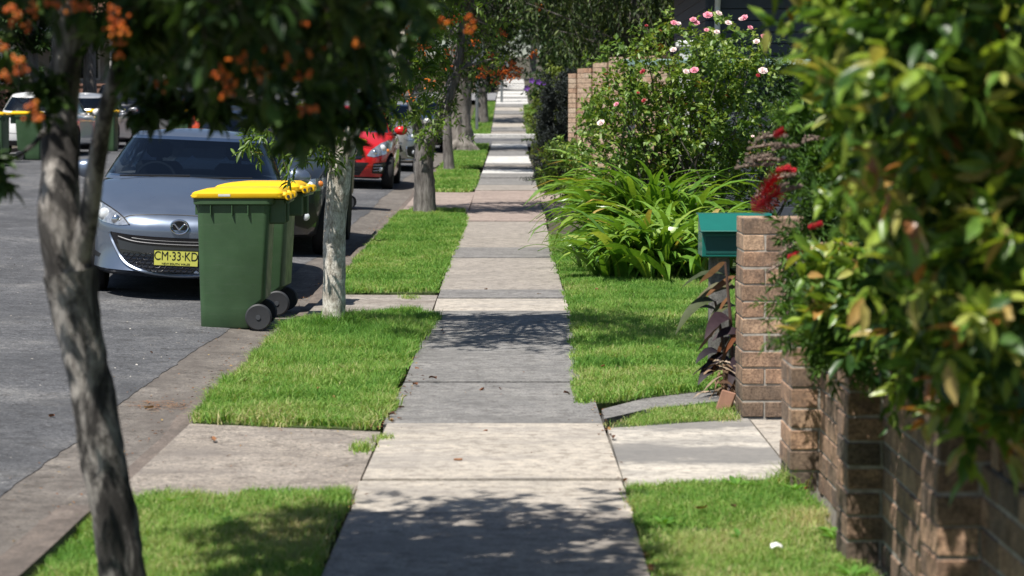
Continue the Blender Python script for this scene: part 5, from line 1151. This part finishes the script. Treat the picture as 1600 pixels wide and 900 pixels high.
# near fence: three piers and the panels between
XF0, XF1 = 1.257, 1.367
fe = empty('brick_fence', (1.3, 9.1, 0), 'near tan brick fence with projecting piers and a row of slots, under the glossy shrub', 'fence')
fe.location = (0, 0, 0); fe.location = (1.3, 9.1, 0); O = np.array(fe.location)
piers_y = [9.09, 7.545, 5.94, 4.3, 2.75]
for y, n in zip(piers_y, [12, 11, 11, 11, 11]):
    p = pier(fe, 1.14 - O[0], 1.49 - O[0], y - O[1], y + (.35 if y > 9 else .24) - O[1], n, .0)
for k in range(4):
    a, b = piers_y[k + 1] + .245, piers_y[k] - .005; mb = MB()
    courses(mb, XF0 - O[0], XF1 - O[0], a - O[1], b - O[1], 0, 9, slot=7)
    mb.box((XF0 + .0045 - O[0], a - O[1], -.15), (XF1 - .0045 - O[0], b - O[1], 7 * CO - JT), 1, .002); mb.box((XF0 + .007 - O[0], a - O[1], 8 * CO), (XF1 - .007 - O[0], b - O[1], 9 * CO - JT - .003), 1, .002)
    # capping of bricks on edge
    y = a
    while y < b - .05: mb.box((XF0 - .02 - O[0], y - O[1], 9 * CO), (XF1 + .1 - O[0], min(y + .076, b) - O[1], 9 * CO + .11), 0, .006, RNG.beta(2, 2) * .7, .0015); y += .086
    mb.build('panel', [M_brick, M_mort], fe)
# pillar on the other side of the gateway, with its own short return wall
fp = empty('brick_pillar', (1.3, 11.4, 0), 'square tan brick gate pillar beside the green letterbox', 'pillar')
o = pier(fp, 1.178 - 1.3, 1.528 - 1.3, 0, .35, 12, 0, 'shaft')
mb = MB(); courses(mb, .238, 1.5, .1, .21, 0, 9, along='x'); mb.box((.239, .107, -.15), (1.49, .203, 9 * CO - JT - .003), 1, .002); mb.build('return_wall', [M_brick, M_mort], fp)
mb = MB(); q = np.array(at(1229, 478, 11.37)) - np.array(fp.location); mb.box(q + (-.012, -.01, -.05), q + (.012, .03, .05), 0, .004); mb.tube([q + (0, -.02, .02), q + (.0, -.02, -.05), q + (.03, -.02, -.06)], .008, 6); mb.build('gate_latch', M_black, fp)
# stepped peach wall at the far garden
Yq = 39.; z0 = float(zp(Yq)) - .1
fw = empty('brick_wall', (1.0, Yq, z0), 'tall peach brick wall with a stepped top behind the roses', 'wall')
mb = MB(); d = np.array([.62, -.785]); nb = 20
for k in range(nb):
    n = 25 + min(3, (k + 1) // 2) - (k > 12) * 2; c0 = d * k * .205; zb = 0.
    for r in range(n):
        t = RNG.beta(2, 1.6) if RNG.uniform() > .07 else .05
        px0 = c0 + np.array([0, 0]); 
        w = .197; vs = []
        prj = .035 if k % 2 == 0 else 0.0
        nrm_ = np.array([-d[1], d[0]]) * -1.0
        a, b_ = px0 + d * .004, px0 + d * (.004 + w)
        f0, f1 = np.array([-.785, -.62]) * prj, -np.array([-.785, -.62]) * .2
        P4 = [a + f0, b_ + f0, b_ + f1, a + f1]; zl, zh = r * CO, (r + 1) * CO - JT
        mb.add([(p[0], p[1], zl) for p in P4] + [(p[0], p[1], zh) for p in P4], [(0, 1, 5, 4), (1, 2, 6, 5), (2, 3, 7, 6), (3, 0, 4, 7), (4, 5, 6, 7), (3, 2, 1, 0)], 0, t)
    a, b_ = c0, c0 + d * .205; f0, f1 = np.array([-.785, -.62]) * -.012, np.array([-.785, -.62]) * -.19; P4 = [a + f0, b_ + f0, b_ + f1, a + f1]; zh = n * CO - JT - .01
    mb.add([(p[0], p[1], -.2) for p in P4] + [(p[0], p[1], zh) for p in P4], [(0, 1, 5, 4), (1, 2, 6, 5), (2, 3, 7, 6), (3, 0, 4, 7), (4, 5, 6, 7)], 1)
wm = mb.build('wall_bricks', [M_pbrick, M_pmort], fw)

# ------------------------------------------------------------------ letterbox
M_teal = plain('teal_enamel', (.006, .125, .10), .4, coat=.3, var=.06); M_tealshade = plain('teal_lid_shade', (.005, .075, .065), .5)  # darker front panel colour paints in the shade under the lid
Yb_ = 13.4; q0, q1 = at(1097, 402, Yb_), at(1170, 337, Yb_)
lb = empty('letterbox', (1.26, Yb_, float(zp(Yb_))), 'green metal letterbox with a sloping flap lid on a weathered post beside the brick pillar', 'letterbox'); O = np.array(lb.location)
x0, x1, zb, zt = q0.x - O[0], q0.x + .42 - O[0], q0.z - O[2], q1.z - O[2]
mb = MB(); mb.box((x0, 0, zb), (x1, .3, zt - .1), 0, .006)
mb.add([(x0, 0, zt - .1), (x1, 0, zt - .1), (x1, .3, zt - .1), (x0, .3, zt - .1), (x0 + .0, .14, zt), (x1, .14, zt), (x1, .3, zt), (x0, .3, zt)], [(0, 4, 7, 3), (1, 2, 6, 5), (2, 3, 7, 6)], 0)
mb.box((x0 + .02, -.003, zb + .02), (x1 - .02, .002, zt - .125), 1, .002); mb.build('box', [M_teal, M_tealshade], lb)
mb = MB(); vs = [(x0 - .012, -.045, zt - .088), (x1 + .012, -.045, zt - .088), (x1 + .012, .15, zt + .006), (x0 - .012, .15, zt + .006), (x1 + .012, .31, zt + .006), (x0 - .012, .31, zt + .006)]
vs2 = [(x, y, z - .008) for x, y, z in vs]; mb.add(vs + vs2, [(0, 1, 2, 3), (3, 2, 4, 5), (7, 6, 9, 8), (8, 9, 11, 10), (0, 6, 7, 1), (1, 7, 8, 2), (2, 8, 10, 4), (5, 11, 9, 3), (3, 9, 6, 0), (4, 10, 11, 5)]); mb.tube([(x0 - .012, -.046, zt - .092), (x1 + .012, -.046, zt - .092)], .006, 6); mb.build('lid', M_teal, lb)
mb = MB(); mb.box((x0 + .055, .08, -.1), (x0 + .175, .2, zb), 0, .006); mb.build('post', speckled('weathered_timber', [(.3, (.12, .115, .11)), (.7, (.21, .20, .19))], 9, 80, .9, .3, .6, stain=(.08, .075, .07), stain_scale=(14, 14, 2)), lb)

# ------------------------------------------------------------------ broken terracotta pot at the pillar foot, debris
M_terra = plain('terracotta', (.30, .16, .11), .9, var=.2, vs=14)
tp = P(1136, 652); mb = MB(); m3 = Matrix.Rotation(R(18), 3, 'Y') @ Matrix.Rotation(R(-12), 3, 'Z')
for lo, hi in (((-.035, 0, 0), (.04, .025, .12)), ((-.035, .025, 0), (-.015, .12, .09)),):
    t_ = MB(); t_.box(lo, hi, 0, .006, .5, .002); mb.add([m3 @ Vector(v) for v in t_.v], t_.f)
o = mb.build('terracotta_shard', M_terra); o.location = (1.085, 11.55, 0); tag(o, 'broken terracotta piece leaning at the foot of the brick pillar', 'pot shard')
L_fall = leafmat('fallen_leaf', [(0, (.05, .02, .012)), (.4, (.20, .075, .03)), (.75, (.32, .15, .06)), (1, (.38, .28, .10))], .7, .1)
spots = [(390, 607), (386, 605), (498, 618), (541, 609), (460, 548), (455, 555), (520, 632), (418, 598), (670, 602), (648, 580), (638, 600), (640, 618), (632, 640), (645, 606), (660, 598), (610, 660), (604, 655), (690, 520), (695, 525), (655, 562), (782, 612), (757, 612), (820, 586), (900, 608), (905, 600), (762, 678), (710, 725), (1088, 812), (1142, 808), (1012, 893), (1022, 885), (1018, 870), (1290, 845), (1262, 768), (980, 755), (950, 672), (958, 690), (930, 460), (950, 560), (1030, 552), (1060, 520), (940, 585), (580, 672), (1005, 870), (262, 768), (150, 812), (330, 690), (240, 640), (100, 560), (85, 655), (760, 455), (845, 462), (890, 620), (235, 554)]
proto_leaf = None
for i, (x, y) in enumerate(spots):
    p = P(x, y, G); zz = float(G(*p)) + .012
    if proto_leaf is None or i < 4:
        mb = MB(); l, w = .042, .020
        rows = []
        for k in range(6):
            s = k / 5; ww = w * math.sin(math.pi * (.06 + .9 * s)) * .5 + .0005
            rows += [(l * s, -ww, .006 * math.sin(3 * s + i) + .006), (l * s, 0, .004 * math.sin(3 * s + i)), (l * s, ww, .008 + .006 * math.sin(2 * s + i))]
        mb.add(rows, [(a + b, a + b + 1, a + b + 4, a + b + 3) for a in range(0, 15, 3) for b in (0, 1)], 0, [.12, .4, .6, .85][i % 4]); o = mb.build('fallen_leaf', L_fall, None, True); variants = (variants if i else []) + [o]; proto_leaf = o
    else: o = variants[i % 4].copy(); COL.objects.link(o)
    o.location = (p[0], p[1], zz + (.03 if i in range(9) or i in (27, 28, 37, 38, 39, 40, 41) else 0)); o.rotation_euler = (RNG.normal(0, .2), RNG.normal(0, .2), RNG.uniform(0, 6.28)); q = RNG.uniform(.7, 1.35); o.scale = (q, q, q)
    tag(o, 'small dry brown leaf lying on the grass or paving', 'leaf', 'fallen leaves')
p = P(1213, 869); mb = MB()
mb.add([(-.02, -.01, .03), (.0, -.016, .04), (.022, -.006, .032), (.018, .012, .04), (-.004, .016, .034), (-.02, .01, .042), (0, 0, .05)], [(0, 1, 6), (1, 2, 6), (2, 3, 6), (3, 4, 6), (4, 5, 6), (5, 0, 6)]); o = mb.build('paper_scrap', plain('white_paper', (.8, .8, .8), .7)); o.location = (p[0], p[1], float(zp(p[1]))); tag(o, 'tiny crumpled white scrap on the lawn near the fence', 'litter')

# ------------------------------------------------------------------ litter: leaf crumbs and straw along the edges
fl = []
def flakes(xs, ys, n, sx, sy, lo, hi, g=verge, t=(0, 1), dz=.016):
    x = np.interp(RNG.uniform(0, 1, n), np.linspace(0, 1, len(xs)), xs) + RNG.normal(0, sx, n); y = np.interp(RNG.uniform(0, 1, n), [0, 1], [ys[0], ys[-1]]) + RNG.normal(0, sy, n)
    if len(xs) > 2: y = RNG.uniform(ys[0], ys[-1], n); x = np.interp(y, ys, xs) + RNG.normal(0, sx, n)
    z = np.array([float(g(a, b)) for a, b in zip(x, y)]) + dz; a = RNG.uniform(0, 6.28, n); L = RNG.uniform(lo, hi, n)
    d = np.column_stack([np.cos(a), np.sin(a), RNG.normal(0, .15, n)]); fl.append(leaves(np.column_stack([x, y, z]), d, np.column_stack([RNG.normal(0, .3, n), RNG.normal(0, .3, n), np.ones(n)]), L, L * RNG.uniform(.25, .6, n), RNG.uniform(t[0], t[1], n)))
flakes([PL + .03, PL + .02, PL + .01], [10.8, 13, 17], 120, .03, .3, .012, .035)
flakes([PR - .01, PR - .01, PR], [7, 13, 19], 170, .02, .3, .01, .028)
flakes([PL - .0, PL, PL], [7, 8, 9.2], 40, .02, .2, .01, .025)
flakes([-1.80, -1.82, -1.84], [7, 20, 34], 420, .05, .3, .008, .03, G, dz=.006)
flakes([-1.98, -2.0, -2.05], [7, 12, 17], 220, .13, .3, .006, .02, G, dz=.012)
flakes([-.1, -.1, -.1], [7.4, 12, 20], 70, .35, .3, .006, .018)
flakes([-1.1, -1.1, -1.1], [8.9, 10, 11.1], 60, .3, .1, .006, .02, dz=.006)
V, F, T = cat_mesh(fl); tag(fastmesh('leaf_litter', V, F, T, L_fall), kind='stuff')
fl = []; y_ = P(235, 637, G)[1]
flakes([-1.82, -2.06], [y_ - .05, y_ + .25], 130, .05, .06, .03, .11, G, (.45, .9), .006)
V, F, T = cat_mesh([(v * 1, f, t) for v, f, t in fl])
V = V.reshape(-1, 4, 3); mid_ = (V[:, 0] + V[:, 3]) / 2; V[:, 1] = mid_ + (V[:, 1] - mid_) * .16; V[:, 2] = mid_ + (V[:, 2] - mid_) * .16; V[:, :, 2] -= (V[:, :, 2] - V[:, :1, 2]) * .8; V = V.reshape(-1, 3); tag(fastmesh('straw_debris', V, F, T, L_fall), kind='stuff')

fl = []
flakes([-2.5, -5.5], [9, 10], 60, .5, .3, .008, .02, G, (0, 1), .012)
n_ = 900; x_ = -2.3 - 4.5 * RNG.uniform(0, 1, n_) ** 1.3; y_ = RNG.uniform(9, 24, n_); z_r = G(x_, y_) + .008; a_ = RNG.uniform(0, 6.28, n_); L_ = RNG.uniform(.006, .022, n_)
fl.append(leaves(np.column_stack([x_, y_, z_r]), np.column_stack([np.cos(a_), np.sin(a_), 0 * a_]), np.column_stack([RNG.normal(0, .3, n_), RNG.normal(0, .3, n_), np.ones(n_)]), L_, L_ * .8, RNG.uniform(0, 1, n_)))
V, F, T = cat_mesh(fl); tag(fastmesh('road_grit', V, F, T, leafmat('grit_stone', [(0, (.12, .11, .10)), (.6, (.34, .32, .29)), (1, (.55, .52, .48))], .9, 0)), kind='stuff')

sheet('garden_lawn', [(2.95, 3), (16, 3), (16, 20), (2.2, 20), (1.9, 17), (1.55, 13), (2.95, 11.4)], -.02, M_turf, 1.2, depth=.05, rough=.012)
sheet('garden_lawn', [(2.2, 20.1), (16, 20.1), (16, 28.5), (2.2, 28.5)], -.02, M_turf, 1.2, depth=.05, rough=.012)

# ------------------------------------------------------------------ sign posts
for x, y0, y1, Y, r, lab in [(745, 120, 207, 82., .055, 'grey metal signpost on the grass before the small far tree'), (784, 118, 168, 106., .06, 'thin pale post by the far cross road, near the green hedge')]:
    a = at(x, y0, Y); t = empty('sign_post', (a.x, Y, float(zp(Y))), lab, 'sign post'); h = a.z - float(zp(Y)) + 1.2; mb = MB(); mb.tube([(0, 0, -.2), (0, 0, h * .5), (0, 0, h)], r, 10); mb.lathe([(r, h), (r * 1.15, h + .01), (.01, h + .06)], (0, 0, 0), 'z', 10); mb.build('post', M_metal, t, True)
    mb = MB(); mb.box((-.3, -r - .02, h - .75), (.3, -r - .005, h - .05), 0, .004); mb.box((-.2, -r - .004, h - .5), (.2, r * .2, h - .46), 0, .003); mb.build('sign_panel', M_metal, t)

# ------------------------------------------------------------------ houses
M_slate = plain('slate_blue_boards', (.055, .065, .085), .7, var=.12); M_fasc = plain('white_trim', (.75, .75, .73), .5, var=.03); M_roof = plain('grey_roof', (.12, .12, .13), .6, .3); M_win = glassmat('house_glass', (.10, .12, .14), .12); M_rail = plain('sea_green_paint', (.24, .36, .32), .55)
hx, hy = 3.62, 31.0; hz = float(zp(hy)); H_ = empty('house', (hx, hy, hz), 'slate blue weatherboard house with white eaves behind the roses', 'house')
mb = MB()
for k in range(21): mb.box((-.9, 0 - .012 * (k % 1), k * .16), (7, .06, k * .16 + .153), 0, .006); mb.box((-.96, .0, k * .16), (-.9, 6, k * .16 + .153), 0, .006)
mb.box((-.89, .06, -.1), (6.9, 5.9, 3.36), 0, .01); mb.build('wall', M_slate, H_)
mb = MB(); mb.add([(-1.5, -.6, 3.42), (7.4, -.6, 3.42), (7.4, 2.9, 5.2), (-1.5, 2.9, 5.2), (7.4, 6.4, 3.42), (-1.5, 6.4, 3.42)], [(0, 1, 2, 3), (3, 2, 4, 5)]); mb.add([(-1.5, -.6, 3.36), (7.4, -.6, 3.36), (7.4, 6.4, 3.36), (-1.5, 6.4, 3.36)], [(3, 2, 1, 0)]); mb.add([(-1.5, -.6, 3.36), (-1.5, 6.4, 3.36), (-1.5, 2.9, 5.15)], [(0, 2, 1)]); rf = mb.build('roof', M_roof, H_)
mb = MB(); mb.box((-1.55, -.68, 3.30), (7.45, -.602, 3.46), 0, .01); mb.tube([(-.8, -.55, 3.3), (-.8, -.15, 3.05), (-.8, -.06, 2.9), (-.8, -.06, 0)], .04, 8); mb.build('gutter', M_fasc, rf)
for wx in (1.9, 4.4):
    mb = MB(); mb.box((wx, -.03, 1.75), (wx + 1.4, .0, 1.85), 0, .006); mb.box((wx, -.03, 2.78), (wx + 1.4, .0, 2.88), 0, .006); mb.box((wx, -.028, 1.852), (wx + .09, .0, 2.778), 0, .006); mb.box((wx + 1.31, -.028, 1.852), (wx + 1.4, .0, 2.778), 0, .006); mb.box((wx + .67, -.025, 1.852), (wx + .73, .0, 2.778), 0, .006); w = mb.build('window', M_fasc, H_)
    mb = MB(); mb.box((wx + .091, -.016, 1.853), (wx + 1.309, -.008, 2.777), 0, .001); mb.build('pane', M_win, w)
# little front fence with a sea-green top rail
fr = empty('rail_fence', (2.4, 29.2, float(zp(29.2))), 'low garden fence with a pale sea-green top rail behind the roses', 'fence'); mb = MB(); zr = at(1000, 96, 29.2).z - fr.location.z
mb.box((-.95, -.03, zr - .05), (2.6, .03, zr + .03), 0, .006); mb.build('top_rail', M_rail, fr)
mb = MB(); mb.box((-.95, -.025, .5), (2.6, .025, .57), 0, .006); mb.build('lower_rail', M_rail, fr)
for k in range(3): mb = MB(); mb.box((-.9 + k * 1.7, -.05, -.1), (-.8 + k * 1.7, .029, zr - .052), 0, .006); mb.build('post', M_slate, fr)
wp = empty('veranda_post', (2.3, 29.9, float(zp(29.9))), 'white veranda post standing behind the sea-green rail', 'post'); mb = MB(); mb.box((-.08, -.08, 0), (.08, .08, at(1000, 75, 29.9).z - wp.location.z), 0, .01); mb.box((-.12, -.12, at(1000, 75, 29.9).z - wp.location.z), (.12, .12, at(1000, 66, 29.9).z - wp.location.z + .02), 0, .02); mb.build('shaft', M_fasc, wp)
# porch house over the road
Yh = 80.; hz = float(G(-15.5, Yh)); PH = empty('house', (-15.5, Yh, hz), 'pale house over the road with a brick porch wall and white columns', 'house')
M_pw = plain('pale_render', (.42, .40, .38), .8); M_bp = plain('porch_brick', (.24, .13, .095), .9, var=.3, vs=20); M_tile = plain('roof_tile', (.22, .11, .08), .8, var=.25, vs=14)
mb = MB(); mb.box((-7, 2, -.3), (5, 9, 3.6), 0, .02); mb.build('wall', M_pw, PH)
mb = MB(); mb.box((-5, -.6, -.3), (3.6, 1.99, .5), 0, .02); mb.box((-5, -.6, .5), (3.6, -.38, 1.15), 0, .01); mb.box((3.4, -.379, .5), (3.6, 1.98, 1.15), 0, .01); mb.box((-5.03, -.64, 1.151), (3.64, -.34, 1.23), 0, .01); mb.build('porch', M_bp, PH)
for x in (-4.6, -2.6, -.6, 1.4, 3.2): mb = MB(); mb.lathe([(.17, 1.232), (.17, 1.3), (.12, 1.34), (.11, 2.9), (.16, 2.95), (.16, 3.0)], (x, -.48, 0), 'z', 14); mb.build('column', M_fasc, PH, True)
mb = MB(); mb.box((-5.2, -.8, 3.002), (3.9, 1.995, 3.2), 0, .02); mb.build('porch_beam', M_fasc, PH)
mb = MB(); mb.add([(-7.6, -1.2, 3.65), (5.6, -1.2, 3.65), (3, 5.5, 6.6), (-5, 5.5, 6.6), (5.6, 9.6, 3.65), (-7.6, 9.6, 3.65)], [(0, 1, 2, 3), (1, 4, 2), (4, 5, 3, 2), (5, 0, 3), (5, 4, 1, 0)]); mb.build('roof', M_tile, PH)
for x in (-4, -1, 1.6):
    mb = MB(); mb.box((x, 1.95, 1.4), (x + 1.5, 1.997, 2.7), 0, .02); w = mb.build('window', M_fasc, PH); mb = MB(); mb.box((x + .08, 1.93, 1.48), (x + 1.42, 1.948, 2.62), 0, .002); mb.build('pane', M_win, w)
fb = empty('garden_wall', (-3.2, 121, float(zp(121))), 'brownish garden wall at the far cross road beside the hedge', 'wall'); mb = MB(); mb.box((-3, 0, -.3), (1.3, .25, 1.5), 0, .02); mb.box((-3.03, -.03, 1.501), (1.33, .28, 1.6), 0, .02); mb.build('wall_face', plain('brown_render', (.22, .16, .12), .9), fb)

# ------------------------------------------------------------------ light
W = bpy.data.worlds.new('World'); SC.world = W; W.use_nodes = True
nt = W.node_tree; sk = nt.nodes.new('ShaderNodeTexSky'); sk.sky_type = 'NISHITA'; sk.sun_disc = False
EL, TX, TY = R(62), .64, .768            # light travels towards (+x, +y)
sk.sun_elevation = EL; sk.sun_rotation = math.atan2(-TX, -TY) % (2 * math.pi); sk.air_density = 1.0; sk.dust_density = .6; sk.ozone_density = 1.5
bg = nt.nodes['Background']; bg.inputs['Strength'].default_value = .06; nt.links.new(sk.outputs[0], bg.inputs['Color'])
sd = bpy.data.lights.new('sun', 'SUN'); so = bpy.data.objects.new('sun', sd); COL.objects.link(so)
sd.energy = 5.0; sd.angle = R(.53); sd.color = (1, .955, .88)
so.rotation_euler = Vector((TX * math.cos(EL), TY * math.cos(EL), -math.sin(EL))).to_track_quat('-Z', 'Y').to_euler(); so.location = (-20, -10, 30)
vs_ = SC.view_settings; vs_.view_transform = 'Standard'; vs_.look = 'None'; vs_.gamma = 1; vs_.use_curve_mapping = False; vs_.exposure = 0.5
SC.render.engine = 'CYCLES'; cy = SC.cycles; cy.use_denoising = True; cy.max_bounces = 7; cy.diffuse_bounces = 3; cy.glossy_bounces = 3; cy.transmission_bounces = 5; cy.transparent_max_bounces = 8; cy.sample_clamp_indirect = 6; cy.caustics_reflective = False; cy.caustics_refractive = False
